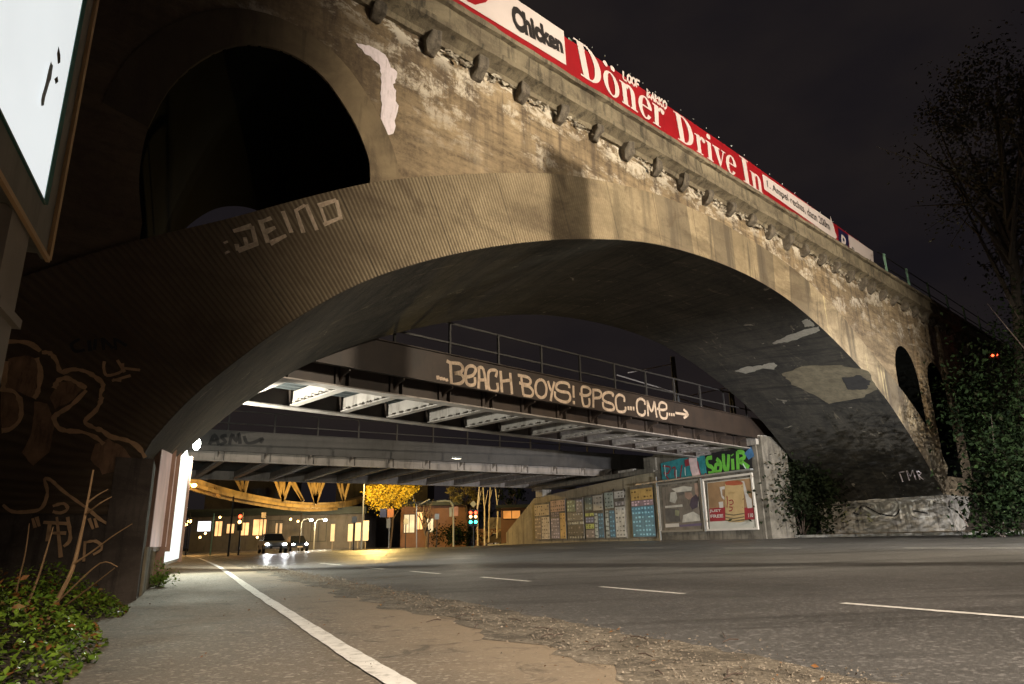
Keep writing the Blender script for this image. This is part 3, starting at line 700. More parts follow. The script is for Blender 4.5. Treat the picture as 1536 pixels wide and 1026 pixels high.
# serif letters built from stems, hairlines and bowls
def rectp(x0,y0,x1,y1): return ([(x0,y0),(x1,y0),(x1,y1),(x0,y1)],[(0,1,2,3)])
def bowl(cx,cy,rx,ry,th,tv,a0,a1,n=18):
    v=[];f=[]
    for i in range(n+1):
        a=R(a0+(a1-a0)*i/n); v+=[(cx+rx*math.cos(a),cy+ry*math.sin(a)),(cx+(rx-th)*math.cos(a),cy+(ry-tv)*math.sin(a))]
    for i in range(n): f.append((2*i,2*i+2,2*i+3,2*i+1))
    return v,f
def disc(cx,cy,rx,ry,n=14): return ([(cx+rx*math.cos(2*math.pi*i/n),cy+ry*math.sin(2*math.pi*i/n)) for i in range(n)],[tuple(range(n))])
def poly(*p): return (list(p),[tuple(range(len(p)))])
GLY={
'D':(.78,[rectp(.09,0,.29,1),rectp(0,0,.4,.045),rectp(0,.955,.4,1),bowl(.32,.5,.42,.5,.2,.05,-90,90)]),
'o':(.56,[bowl(.27,.34,.27,.36,.15,.045,0,360,28)]),
'ö':(.56,[bowl(.27,.34,.27,.36,.15,.045,0,360,28),disc(.15,.87,.075,.08),disc(.39,.87,.075,.08)]),
'n':(.62,[rectp(.07,0,.23,.66),rectp(0,0,.29,.04),rectp(0,.62,.2,.67),bowl(.33,.46,.2,.23,.15,.07,0,150),rectp(.38,0,.53,.47),rectp(.33,0,.6,.04)]),
'e':(.52,[bowl(.26,.34,.26,.36,.15,.05,10,325,26),rectp(.12,.35,.5,.395),poly((.36,.36),(.51,.36),(.52,.44),(.37,.42))]),
'r':(.46,[rectp(.07,0,.23,.66),rectp(0,0,.31,.04),rectp(0,.62,.2,.67),bowl(.34,.5,.13,.18,.07,.07,40,170),disc(.39,.58,.075,.085)]),
'i':(.32,[rectp(.08,0,.24,.66),rectp(0,0,.31,.04),rectp(0,.62,.2,.67),disc(.16,.87,.09,.095)]),
'v':(.56,[poly((.02,.66),(.22,.66),(.36,.12),(.28,-.01)),poly((.28,-.01),(.33,.06),(.52,.66),(.46,.66)),rectp(-.03,.62,.29,.67),rectp(.36,.62,.58,.67)]),
'I':(.40,[rectp(.1,0,.3,1),rectp(0,0,.4,.045),rectp(0,.955,.4,1)]),' ':(.26,[])}
def serif(mb,txt,surf,quad,off):
    W=sum(GLY[c][0]+.03 for c in txt)-.03; x=0
    for c in txt:
        w,sh=GLY[c]
        for v,f in sh: flat2d(mb,[((x+a)/W,b) for a,b in v],f,surf,quad,off); off+=.0002
        x+=w+.03
for w_,q_ in (('Döner',[(871,113),(996,196),(995,152),(859,56)]),('Drive',[(1017,209),(1104,266),(1103,227),(1009,166)]),('In',[(1115,272),(1145,292),(1141,257),(1108,233)])):
    mb=MB(); serif(mb,w_,SG,q_,.015); build(mb,'lettering','white',BN)['label']='white serif word '+w_
mb=MB(); text(mb,'Chicken',SG,[(770,44),(845,82),(841,56),(764,4)],.02,.06); build(mb,'lettering','blackletter',BN)['label']='black word Chicken'
mb=MB(); text(mb,'1. Ampel rechts, dann 200m',SG,[(1151,284),(1245,350),(1243,334),(1149,270)],.02,.012); build(mb,'lettering','blackletter',BN)['label']='black directions text in the arrow'; mb=MB(); text(mb,'Bornstr. 4',SG,[(1279,382),(1307,400),(1306,389),(1277,370)],.02,.012); build(mb,'lettering','blackletter',BN)['label']='black street name'
mb=MB(); text(mb,'P',SG,[(1262,372),(1269,377),(1268,357),(1261,351)],.02,.02)
build(mb,'lettering','white',BN)['label']='white letter P'
mb=MB(); ngon(mb,SG,[(676,-30),(735,-30),(742,-12),(728,4),(712,8),(700,2)],.018); build(mb,'red_letter','red',BN)['label']='rounded red letter at the top edge'
# scribbled tags on the banner
def font_strokes(txt,x0,y0,w,h,dx,dy):
    G={'L':[[(0,1),(0,0),(.8,0)]],'O':[[(.4,1),(0,.7),(0,.2),(.4,0),(.8,.3),(.8,.8),(.4,1)]],'F':[[(0,0),(0,1),(.8,1)],[(0,.5),(.6,.5)]],'B':[[(0,0),(0,1),(.7,.8),(0,.5),(.8,.25),(0,0)]],'A':[[(0,0),(.4,1),(.8,0)],[(.2,.4),(.6,.4)]],'R':[[(0,0),(0,1),(.7,.75),(0,.5),(.8,0)]],'K':[[(0,0),(0,1)],[(.8,1),(0,.45),(.8,0)]],'S':[[(.8,.9),(.4,1),(0,.75),(.8,.3),(.4,0),(0,.1)]],'M':[[(0,0),(.05,1),(.4,.3),(.75,1),(.8,0)]],'E':[[(.8,1),(0,1),(0,0),(.8,0)],[(0,.5),(.6,.5)]],'P':[[(0,0),(0,1),(.8,.8),(0,.5)]],'U':[[(0,1),(0,.2),(.4,0),(.8,.2),(.8,1)]],'I':[[(.4,0),(.4,1)]]}
    out=[]
    for i,c in enumerate(txt):
        for s in G.get(c,[]): out.append([(x0+dx*i+p[0]*w*.9+0,y0+dy*i-p[1]*h+p[0]*w*.9*dy/dx) for p in s])
    return out
gfx('graffiti_tag',SG,font_strokes('LOOF',934,119,7,12,6.6,4.2),.07,'white',.02,BN,'white hand painted word LOOF',False); gfx('graffiti_tag',SG,font_strokes('BARKO',970,146,6.5,12,6,4),.07,'white',.02,BN,'white hand painted word BARKO',False)
mb=MB(); posts=[(580,-20),(703,35),(862,125),(985,202),(1080,264),(1157,313),(1215,351),(1263,382)]
for x,y in posts:
    a,z=SG.hit(x,y); p=SG.pt(a,10.9,-.12); o=build(MB().box(p+Z*.9,fd,fn,Z,.15,.09,1.8),'post','green',BN)
# small flood lights? none: bird spikes along the top edge
mb=MB()
for x in range(870,1300,19):
    a,z=SG.hit(x,0); 
    t=(x-675.6)/(1312-675.6); yb=np.interp(x,[675.6,900,1120,1309],[-66,78,235,377]); a,z=SG.hit(x,yb); mb.ball(SG.pt(a,z+.01,-.02),.022,6,4)
build(mb,'screw_caps','galv',BN)
# railing on the bridge right of the banner
RL=thing('bridge_railing','thin railing with pale green posts on the bridge right of the red banner','railing',FL(32,-.1,11.4))
for s in (31.3,34.0,36.8,39.6,42.4,45.2,48): 
    o=build(MB().box(FL(s,-.15,11.98),fd,fn,Z,.09,.07,1.2),'post','green',RL)
for z in (11.98,12.52): build(MB().beam(FL(30.6,-.12,z),FL(52,-.12,z),.03,.04),'rail','black',RL)

# ================================================================== STEEL GIRDER BRIDGES
def girder_bridge(nm,label,P1,P2,wid,zf,posts_s,cb0,cbn,cbd,fasc,fz,mfas,ext=(0,0),flw=.42):
    P1,P2=V3([*P1,0]),V3([*P2,0]); L=np.linalg.norm(P2-P1); d=(P2-P1)/L; n=V3([-d[1],d[0],0]); 
    B=thing(nm,label,'bridge',P1+Z*zf)
    p=lambda a,b,z:P1+d*a+n*b+Z*z
    for k,b in enumerate((0,wid)):
        m=MB().box(p(L/2,b,zf+.02),d,n,Z,L,flw,.04)
        o=build(m,'main_girder','steel',B); build(MB().box(p(L/2,b,zf+.55),d,n,Z,L,.03,1.02),'web','steelD' if mfas=='steelD' else 'steel',o)
        m=MB()
        for a in np.arange(.8,L,cbd): m.box(p(a,b-.10,zf+.54),d,n,Z,.025,.17,.98)
        build(m,'stiffeners','steelD' if mfas=='steelD' else 'steel',o)
    for i in range(cbn):
        a=cb0+i*cbd
        if a>L-.3: break
        sk=0
        m=MB().box(p(a,wid/2,zf+.065),d,n,Z,.26,wid-.45,.03).box(p(a,wid/2,zf+.3),d,n,Z,.03,wid-.04,.44)
        for q in np.arange(.45,wid-.3,.42): m.box(p(a-.02,q,zf+.12),d,n,Z,.34,.16,.035)
        build(m,'cross_beam','steel',B)
    m=MB(); N=int(wid/.42)
    for i in range(N):   # trough deck: corrugations running with the track
        b0=.3+i*(wid-.5)/N; w=(wid-.5)/N
        for q0,q1,z0,z1 in ((0,.25,0,.16),(.25,.5,.16,.16),(.5,.75,.16,0),(.75,1,0,0)):
            m.add([p(0,b0+w*q0,zf+.55+z0),p(L,b0+w*q0,zf+.55+z0),p(L,b0+w*q1,zf+.55+z1),p(0,b0+w*q1,zf+.55+z1)],[(0,1,2,3)])
    m.box(p(L/2,wid/2,zf+.95),d,n,Z,L,wid-.1,.3)
    build(m,'trough_deck','deck',B)
    m=MB().box(p(L/2,-fasc,(fz[0]+fz[1])/2),d,n,Z,L,.03,fz[1]-fz[0]).box(p(L/2,-fasc-.05,fz[0]+.02),d,n,Z,L,.12,.03).box(p(L/2,-fasc-.03,fz[1]-.02),d,n,Z,L,.12,.03)
    fo=build(m,'fascia_plate',mfas,B)
    for i in range(int(L/cbd)):    # curved gusset brackets carrying the fascia
        a=cb0*.6+i*cbd; pts=[(0,0),(-fasc,0),(-fasc,-.08)]+[(-fasc*math.cos(t)*.92-.0,-.55+.45*math.sin(t)) for t in np.linspace(1.4,.1,7)][0:0]
        q=[p(a,-.02,fz[0]+.3),p(a,-fasc+.02,fz[0]+.3),p(a,-fasc+.02,fz[0]-.06)]+[p(a,-fasc+.06+(fasc-.1)*math.sin(t),fz[0]-.08-.34*(1-math.cos(t))) for t in np.linspace(.2,1.5,6)]+[p(a,-.02,zf+.06)]
        build(MB().prism(q,d*.05).box(p(a-.03,-.05,zf+.5),d,n,Z,.16,.1,.85),'bracket','steelD' if mfas=='steelD' else 'steel',B)
    zt=fz[1]
    for a in posts_s:
        if 0<a<L: build(MB().box(p(a,-fasc+.03,zt+.5),d,n,Z,.07,.06,1.05),'railing_post','railD',B)
    m=MB()
    for z in (zt+.38,zt+1.02): m.beam(p(0,-fasc+.05,z),p(L,-fasc+.05,z),.05,.05)
    build(m,'railing_bar','railD',B)
    return B,p,d,n,L
GA,pA,dA,nA,LA=girder_bridge('steel_girder_bridge','nearer steel girder bridge with hand painted BEACH BOYS lettering on its brown fascia',(-9.0,14.2),(12.6,34.6),3.55,4.7,np.arange(1.2,30,2.0),.9,22,1.75,.62,(5.12,6.1),'steelD')
GB,pB,dB,nB,LB=girder_bridge('steel_girder_bridge','farther wide steel girder bridge with plain grey fascia behind the lettered one',(-17.2,32.9),(10.4,49.7),10.4,4.7,np.arange(.8,30,2.25),.8,22,2.25,.55,(5.15,6.2),'steelM',flw=.3)
# painted words on the near fascia
off=.02
p0=pA(0,-.62,0); p1=pA(LA,-.62,0); FA=Surf([(p0[0],p0[1]),(p1[0],p1[1])],-1)
def c1(pts,ox,oy,s): return [[(ox+a*s,oy+b*s) for a,b in st] for st in pts]
s1=.1432
W1=c1([[(112,305),(116,345)],[(145,318),(150,352)],[(175,325),(178,355)],[(205,335),(210,365)],
 [(245,165),(255,400)],[(205,150),(250,170),(340,180),(375,225),(355,265),(285,280)],[(285,280),(355,290),(385,340),(350,385),(255,400)],
 [(410,320),(480,300),(510,240),(480,205),(430,210),(405,260),(410,370),(450,405),(500,390),(500,320)],
 [(540,440),(545,300),(540,215)],[(540,220),(590,240),(625,450)],[(530,350),(600,350)],
 [(720,320),(730,260),(690,245),(650,260),(640,320),(650,440),(690,470),(740,455),(735,380)],
 [(770,255),(785,480)],[(870,275),(890,500)],[(775,365),(885,350)],
 [(985,310),(1010,510)],[(950,300),(1050,320),(1085,360),(1060,400),(965,380)],[(1005,405),(1070,420),(1110,470),(1090,520),(1010,510)],
 [(1190,345),(1150,370),(1135,440),(1155,510),(1200,535),(1240,510),(1250,430),(1225,365),(1190,345)],
 [(1265,360),(1290,440),(1310,470)],[(1335,370),(1310,470),(1295,570)],
 [(1490,435),(1480,395),(1420,375),(1365,390),(1355,440),(1400,470),(1480,485),(1500,540),(1470,580),(1400,570),(1345,530),(1340,470)]],640,520,s1)
W2=c1([[(135,130),(140,255)],[(140,290),(142,325)],
 [(200,215),(260,235),(310,215),(310,170),(270,145),(225,150),(225,240),(245,340),(290,345),(305,310),(300,260)],
 [(345,185),(345,360)],[(335,175),(400,180),(430,215),(410,255),(350,260)],
 [(545,245),(550,215),(500,200),(455,220),(445,270),(480,300),(545,325),(560,375),(510,385),(455,360),(445,300)],
 [(670,300),(665,250),(620,225),(585,250),(580,310),(600,390),(650,405),(680,390),(682,350)],
 [(712,345),(714,385)],[(738,347),(740,388)],[(766,350),(768,390)],
 [(885,330),(880,290),(840,268),(805,290),(800,350),(815,420),(860,440),(885,420),(885,385)],
 [(920,450),(910,285)],[(910,285),(955,400),(985,295)],[(985,295),(1010,465)],
 [(1010,370),(1070,385),(1110,370),(1105,325),(1065,305),(1035,330),(1040,420),(1060,465),(1110,470),(1120,410)],
 [(1142,415),(1144,445)],[(1165,418),(1167,448)],[(1188,420),(1190,450)],[(1205,415),(1335,435)],[(1290,380),(1338,430),(1292,468)]],840,560,s1)
gfx('painted_lettering',FA,W1+W2,.105,'spray',.02,GA,'cream hand painted words BEACH BOYS and EPSC CME with an arrow',True,.06)
p0=pB(0,-.55,0); p1=pB(LB,-.55,0); FB=Surf([(p0[0],p0[1]),(p1[0],p1[1])],-1)
gfx('graffiti_tag',FB,[[(314,667),(322,652),(328,668)],[(317,662),(326,661)],[(340,653),(332,655),(338,663),(330,667)],[(344,667),(348,652),(354,662),(358,650),(360,666)],[(366,654),(370,664),(380,664),(394,658),(390,664)]],.16,'sprayB',.03,GB,'black scrawled tag on the grey fascia')

# ================================================================== ABUTMENTS AND BILLBOARDS (right side)
UW=24.9
WR=Surf([UV(UW,15)[:2],UV(UW,70)[:2]],1)
def wpt(u,v,z): return UV(u,v,z)
AB=thing('abutment_wall','long concrete underpass wall at the right, papered with posters','wall',UV(UW,35,.5))
def wbox(mb,u0,u1,v0,v1,z0,z1): return mb.box(UV((u0+u1)/2,(v0+v1)/2,(z0+z1)/2),eu,er,Z,abs(u1-u0),abs(v1-v0),z1-z0)
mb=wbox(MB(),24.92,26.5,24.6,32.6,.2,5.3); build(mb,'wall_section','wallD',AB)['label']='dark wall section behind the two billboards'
mb=MB(); 
mb.prism([UV(UW+.05,32.6,.2),UV(UW+.05,47.9,.2),UV(UW+.05,47.9,3.75),UV(UW+.05,41,4.05),UV(UW+.05,32.6,4.35)],eu*1.3); build(mb,'wall_section','wall',AB)
mb=MB().prism([UV(UW+.05,47.9,.1),UV(UW+.05,53.0,.1),UV(UW+.05,53.,1.3),UV(UW+.05,47.9,3.72)],eu*.9); build(mb,'wing_wall','wall',AB)
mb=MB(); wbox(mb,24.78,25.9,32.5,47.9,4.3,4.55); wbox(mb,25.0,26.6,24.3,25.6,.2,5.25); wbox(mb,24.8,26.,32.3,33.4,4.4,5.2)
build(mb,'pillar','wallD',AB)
mb=MB(); wbox(mb,24.82,25.6,24.45,25.3,4.85,5.3); wbox(mb,24.86,25.5,34.6,36.2,4.32,4.7); wbox(mb,24.86,25.6,46.3,47.4,3.8,4.4); build(mb,'bearing_block','plinth',AB)
mb=MB(); wbox(mb,26.2,34,27,60,.2,4.5); wbox(mb,25.6,30,33,47,4.0,6.4)
# colourful graffiti above the billboards
k=.1852
teal=cmat('teal spray',(.03,.20,.22),.6,.3,5); blk=MT['sprayB']; lime=cmat('lime green spray',(.13,.42,.05),.6,.15,4); pink=cmat('pale pink spray',(.62,.46,.45),.7,.2,4); dred=cmat('dark red spray',(.25,.03,.04),.7,.2,4); blue=cmat('blue spray',(.05,.14,.28),.7,.3,4); hi=cmat('white highlight spray',(.6,.7,.66),.7,.1,4)
ngonl=lambda mats,pts,nm,off,lab=None:None
def wfill(pts,mat,off,nm='graffiti_fill',lab=None,surf=WR,jit=.02,par=None):
    o=tri(build(ngon(MB(),surf,pts,off,jit),nm,mat,par or AB))
    if lab: o['label']=lab
    return o
wfill([(992,695),(1020,688),(1060,680),(1062,712),(1030,716),(994,722)],teal,.03,lab='teal block of graffiti')
wfill([(1058,682),(1095,675),(1128,668),(1130,704),(1062,713)],blk,.04,lab='black ground of the green letters')
wfill([(1034,687),(1046,684),(1048,700),(1052,714),(1040,716),(1036,700)],pink,.05,lab='pale pink letter')
wfill([(1028,690),(1034,688),(1036,698),(1029,700)],dred,.05)
ps=lambda L:[[(960+a*k,640+b*k) for a,b in st] for st in L]
gfx('graffiti_lettering',WR,ps([[(590,250),(550,260),(555,310),(590,330),(600,370),(560,380)],[(625,260),(660,300),(655,360),(620,360),(622,310),(655,300)],[(680,220),(690,330),(715,350),(725,225)],[(755,260),(760,350)],[(752,225),(756,235)],[(800,350),(795,200)],[(795,205),(840,210),(850,250),(800,280)],[(815,280),(890,330)]]),.21,lime,.05,AB,'lime green bubble letters SAVIR',True,.1)
gfx('graffiti_highlight',WR,ps([[(205,310),(215,400)],[(370,330),(375,395)],[(300,350),(302,420)],[(840,300),(870,350)]]),.06,hi,.06,AB)
gfx('graffiti_lettering',WR,ps([[(190,320),(250,330),(230,380),(200,370),(240,430)],[(265,340),(290,330),(290,400),(330,420)],[(345,310),(330,420)],[(470,280),(500,400),(540,380)]]),.09,dred,.045,AB,'dark red lines in the teal graffiti')
wfill([(1118,680),(1128,670),(1133,684),(1124,690)],blue,.06)
gfx('graffiti_tag',WR,[[(914,744),(922,734)],[(918,738),(926,738)],[(932,736),(938,746)],[(936,746),(932,750)],[(938,734),(930,742)]],.17,'sprayB',.05,AB,'black tag on the pale wall head',False)
# the two big billboards
def billboard(label,v0,v1,z0,z1,extra):
    B=thing('billboard',label,'billboard',UV(UW-.1,(v0+v1)/2,z0-.4),'large billboards on the right underpass wall')
    build(wbox(MB(),UW-.08,UW+.0,v0-.06,v1+.06,z0-.08,z1+.08),'backing_board','wallD',B)
    f=MB(); 
    for (a,b,c,d) in ((v0-.1,v1+.1,z0-.1,z0),(v0-.1,v1+.1,z1,z1+.1),(v0-.1,v0,z0,z1),(v1,v1+.1,z0,z1)): wbox(f,UW-.14,UW-.05,a,b,c,d)
    build(f,'frame',extra,B); return B
b1=billboard('billboard with a large beer mug on a tan poster, right of the two',25.0,28.35,1.02,3.45,cmat('pale frame paint',(.55,.5,.44),.5,.1,3))
S1=Surf([UV(UW-.1,15)[:2],UV(UW-.1,70)[:2]],1)
def P(pts,mat,off,nm,par,surf=S1,lab=None,jit=0): return wfill(pts,mat,off,nm,lab,surf,jit,par)
q=.10235
pp=lambda L:[(1050+a*q,700+b*q) for a,b in L]
tan=cmat('poster tan background',(.27,.165,.085),.6,.25,.9); cream=cmat('poster cream',(.46,.44,.38),.6,.06,2); mug=cmat('mug stoneware',(.44,.31,.15),.5,.15,1.2); rim=cmat('mug red rim',(.32,.08,.04),.5,.2,2); pred=cmat('poster red',(.26,.025,.035),.5,.1,2); pwh=cmat('poster white',(.5,.46,.42),.6,.06,2); band=cmat('mug bands',(.12,.10,.06),.5,.2,3)
P(pp([(100,235),(790,150),(855,900),(145,930)]),cream,.004,'poster_sheet',b1); P(pp([(108,240),(770,165),(822,775),(150,805)]),tan,.008,'poster_background',b1)
P(pp([(135,615),(370,590),(380,790),(150,805)]),pred,.012,'red_banner',b1); P(pp([(650,600),(815,590),(822,772),(660,780)]),pred,.012,'red_banner',b1)
P(pp([(290,300),(370,285),(370,330),(325,335),(330,420),(360,450),(360,490),(320,450)]),pwh,.013,'mug_handle',b1); P(pp([(275,520),(340,510),(345,600),(290,605)]),pwh,.013,'napkin',b1)
P(pp([(610,210),(650,215),(680,330),(720,440),(760,470),(770,600),(700,610),(675,480),(640,330)]),pwh,.013,'bottle_shape',b1)
P(pp([(368,250),(640,240),(660,800),(600,815),(440,815),(378,790)]),mug,.018,'mug_body',b1); P(pp([(368,232),(420,210),(560,205),(635,232),(620,262),(500,275),(385,270)]),rim,.022,'mug_rim',b1)
for z0,z1 in ((685,700),(735,750),(775,790)): P(pp([(376,z0),(500,z0+18),(655,z0-8),(656,z1-8),(500,z1+18),(377,z1)]),band,.024,'mug_band',b1)
gfx('mug_lettering',S1,[pp([(400,430),(410,520),(400,600)]),pp([(430,500),(480,490),(490,540),(440,560)]),pp([(430,590),(480,600),(470,640),(430,650)])],.05,pred,.026,b1,'red numerals and script on the mug')
mb=MB(); text(mb,'JUST',S1,pp([(145,680),(315,668),(312,622),(140,630)]),.018,.03); build(mb,'poster_lettering',pwh,b1)['label']='white word JUST'; mb=MB(); text(mb,'FREE',S1,pp([(160,752),(345,742),(342,695),(155,705)]),.018,.03); build(mb,'poster_lettering',pwh,b1)['label']='white word FREE'; mb=MB(); text(mb,'110',S1,pp([(712,742),(785,738),(782,680),(708,686)]),.018,.03); build(mb,'poster_lettering',pwh,b1)['label']='small white numerals on red'
b2=billboard('faded billboard showing a crowd of people, left of the beer mug one',28.75,32.2,1.02,3.5,cmat('old grey frame',(.2,.18,.15),.6,.1,3))
qa=.1365
p2=lambda L:[(980+a*qa,665+b*qa) for a,b in L]
fad=cmat('faded poster ground',(.16,.135,.11),.7,.3,1.5,(.08,.07,.05)); P(p2([(95,485),(545,425),(575,950),(125,968)]),fad,.004,'poster_sheet',b2)
cols=[(.4,.38,.33),(.1,.09,.08),(.3,.2,.15),(.2,.2,.12),(.06,.045,.06),(.45,.42,.36)]
blob=[([(200,500),(330,470),(430,480),(420,520),(260,540)],5),([(190,540),(250,530),(265,600),(240,660),(180,640)],0),([(350,540),(420,540),(440,600),(390,620),(350,590)],2),([(420,600),(470,560),(500,600),(490,700),(430,730),(400,680)],4),([(450,440),(520,430),(530,560),(470,600)],2),([(130,690),(320,670),(325,695),(135,712)],5),([(330,790),(440,750),(510,790),(520,850),(320,870)],5),([(130,720),(280,720),(300,860),(140,870)],1),([(270,520),(340,515),(340,560),(280,575)],1),([(460,620),(500,640),(495,700),(470,680)],0),([(500,650),(550,640),(560,830),(520,830)],1),([(240,730),(290,740),(280,800),(240,790)],3)]
for pts,c in blob: P(p2(pts),cmat('poster shade %d'%c,cols[c],.7,.3,2),.008+c*.001,'poster_figure',b2)
P(p2([(135,885),(285,878),(287,915),(138,925)]),pwh,.02,'text_box',b2); P(p2([(290,895),(560,875),(562,900),(292,918)]),cmat('violet strip',(.12,.09,.15),.6,.1,2),.02,'text_strip',b2)
mb=wbox(MB(),UW-.18,UW-.1,32.25,32.33,.5,4.0); wbox(mb,UW-.18,UW-.1,28.5,28.58,.9,3.6); wbox(mb,UW-.3,UW-.1,24.8,34.1,3.66,3.74)
tag(build(mb,'billboard_mount','galv'),'pale steel posts and ledge holding the two billboards','frame')
# fly poster boards
fly=[(803,826,[(0,.45,0,.62,(.24,.17,.12)),(.45,1,0,.62,(.62,.50,.38)),(0,1,.66,.98,(.46,.33,.2))]),
 (827,850,[(0,.6,0,.55,(.24,.2,.25)),(.6,1,0,.66,(.62,.36,.08)),(0,1,.7,1,(.42,.24,.2)),(0,.6,.56,.7,(.12,.09,.12))]),
 (852,877,[(0,1,.0,.06,(.42,.38,.28)),(0,1,.08,.34,(.12,.10,.08)),(0,1,.35,.42,(.5,.48,.38)),(0,1,.44,.66,(.22,.2,.16)),(0,.55,.67,.98,(.2,.25,.17)),(.55,1,.6,.98,(.23,.21,.23))]),
 (879,907,[(0,.5,0,.2,(.27,.22,.2)),(0,.5,.22,.34,(.48,.54,.1)),(0,.5,.36,.5,(.14,.15,.24)),(0,.5,.52,.6,(.48,.54,.1)),(.5,.7,0,.58,(.42,.48,.46)),(.7,1,0,.58,(.05,.16,.25)),(.45,1,.64,1,(.46,.42,.34)),(0,.44,.66,.98,(.16,.2,.17))]),
 (909,940,[(0,.2,0,.6,(.38,.44,.42)),(.2,.5,0,.6,(.05,.17,.26)),(0,.48,.64,1,(.34,.40,.34)),(.5,1,0,.66,(.58,.56,.50)),(.5,1,.68,.78,(.2,.18,.17)),(.5,1,.84,1,(.55,.52,.46))]),
 (949,984,[(0,1,0,.62,(.10,.27,.36)),(0,1,.62,.74,(.34,.22,.24)),(0,1,.74,.98,(.58,.34,.05))])]
for i,(xa,xb,cells) in enumerate(fly):
    vb=WR.hit(xa,780)[0]+15; va=WR.hit(xb,780)[0]+15
    z0=.72; z1=[3.28,3.4,3.35,3.4,3.5,3.55][i]
    desc=['brown and peach papered poster board at the far left end','poster board with violet and orange sheets beside the peach one','grey green poster board in the middle of the row','poster board with lime strips and dark blue sheets','poster board with white and dark blue sheets beside the pillar','poster board of blue sheets under a yellow one, nearest the billboards'][i]
    B=thing('poster_board',desc,'poster board',UV(UW-.05,(va+vb)/2,z0),'fly poster boards in the underpass')
    build(wbox(MB(),UW-.06,UW+.04,va+.03,vb-.03,z0-.06,z1+.06),'board','wallD',B)
    for j,(a0,a1,h0,h1,c) in enumerate(cells):
        vl=vb-(vb-va)*a0-.06; vr=vb-(vb-va)*a1+.06
        c=tuple(V3(c)*.72+.2*sum(c)/3); m=cmat('flyposter %d %d'%(i,j),c,.7,.28,2.2,tuple(V3(c)*.55)); zz0,zz1=z0+(z1-z0)*h0,z0+(z1-z0)*h1-.03
        build(wbox(MB(),UW-.075,UW-.062,vr,vl,zz0,zz1),'poster',m,B)
        ink=tuple(V3(c)*.3) if sum(c)>.75 else tuple(np.minimum(V3(c)*2.4,.7)); t=MB(); r=random.Random(i*9+j)
        ny=max(2,int((zz1-zz0)/.24)); nx=max(2,int((vl-vr)/.3))
        for a in range(ny):
            for b in range(nx):
                if r.random()<.75:
                    cv=vr+(vl-vr)*(b+.5)/nx; cz=zz0+(zz1-zz0)*(a+.5)/ny; wbox(t,UW-.084,UW-.078,cv-.10*r.uniform(.5,1.1),cv+.10*r.uniform(.5,1.1),cz-.05*r.uniform(.4,1.3),cz+.05*r.uniform(.4,1.3))
        if t.v: build(t,'print',cmat('poster ink %d %d'%(i,j),ink,.7,.2,3),B)
# ================================================================== LEFT SIDE WALLS, BOARDS AND LAMP
mb=MB()
a=aty(214,880,9.6); b=aty(250,850,24); a[2]=b[2]=0
mb.prism([a,b,b-eu*1.0,a-eu*1.0],Z*.62)
LW=thing('retaining_wall','low pale concrete wall at the foot of the boards left of the cycle path','wall',a); build(mb,'wall_face','wall',LW)
for i,yy in enumerate((12.9,15.6)):
    p=aty(246,860,yy); p[2]=0
    build(MB().box(p+Z*1.6-eu*.10,eu,er,Z,.14,.2,3.2),'post',cmat('brown steel post',(.20,.115,.08),.6,.2,3),LW)
c=aty(262,850,20); c[2]=0; d=aty(258,840,52); d[2]=0
LA2=thing('left_abutment','dark concrete abutment carrying the steel bridges on the left','wall',c)
build(MB().prism([c-eu*.5,d-eu*.3,d-eu*6,c-eu*6],Z*4.65),'wall_face','wallD',LA2)
def board_left(label,x1,Y1,x2,zb,zt,mat,thick,nm):
    p=aty(x1,800,Y1); sl=-.42; r2=(x2-768)/1066.
    dy=(p[0]-r2*Y1)/(r2-sl); e=V3([p[0]+sl*dy,Y1+dy,0]); p[2]=0
    B=thing(nm,label,'billboard',p+Z*zb,'backlit boards on the left wall'); d=(e-p); L=np.linalg.norm(d); d/=L; n=V3([d[1],-d[0],0])
    build(MB().box((p+e)/2+Z*(zb+zt)/2-n*.09,d,n,Z,L,.16,zt-zb),'housing','grey',B); build(MB().box((p+e)/2+Z*(zb+zt)/2,d,n,Z,L-.12,.02,zt-zb-.14),'lit_panel',mat,B)
    build(MB().box(p+Z*(zb+zt)/2-d*.03-n*.08,d,n,Z,.05,.18,zt-zb+.04),'side_trim','brown steel post',B); build(MB().box(e+Z*(zb+zt)/2+d*.03,d,n,Z,.05,.16,zt-zb+.04),'side_trim','brown steel post',B)
    return B,p,e
board_left('narrow backlit poster in pink tones beside the left pier',226,10.6,243,.55,2.9,'e_postr',.1,'backlit_billboard')
B,p_,e_=board_left('tall glaring white lightbox right of the pink poster on the left wall',250,14.2,264,.25,3.1,'e_inner',.1,'lightbox')
# wall lamp under the girder
lp=aty(295,666,18.6); WLm=thing('underpass_lamp','glaring white lamp on a bracket under the girders at the left','lamp',lp)
build(MB().tube([lp+V3([-.9,.2,-.1]),lp+V3([-.35,.05,.02]),lp+V3([0,0,.06])],.02,6),'bracket','galv',WLm); build(MB().ball(lp,.10,12,8,(1,1,1.7)),'lamp_glass','e_lamp',WLm,smooth=True); build(MB().tube([lp+Z*.11,lp+Z*.16],[.07,.04],10),'lamp_cap','galv',WLm)
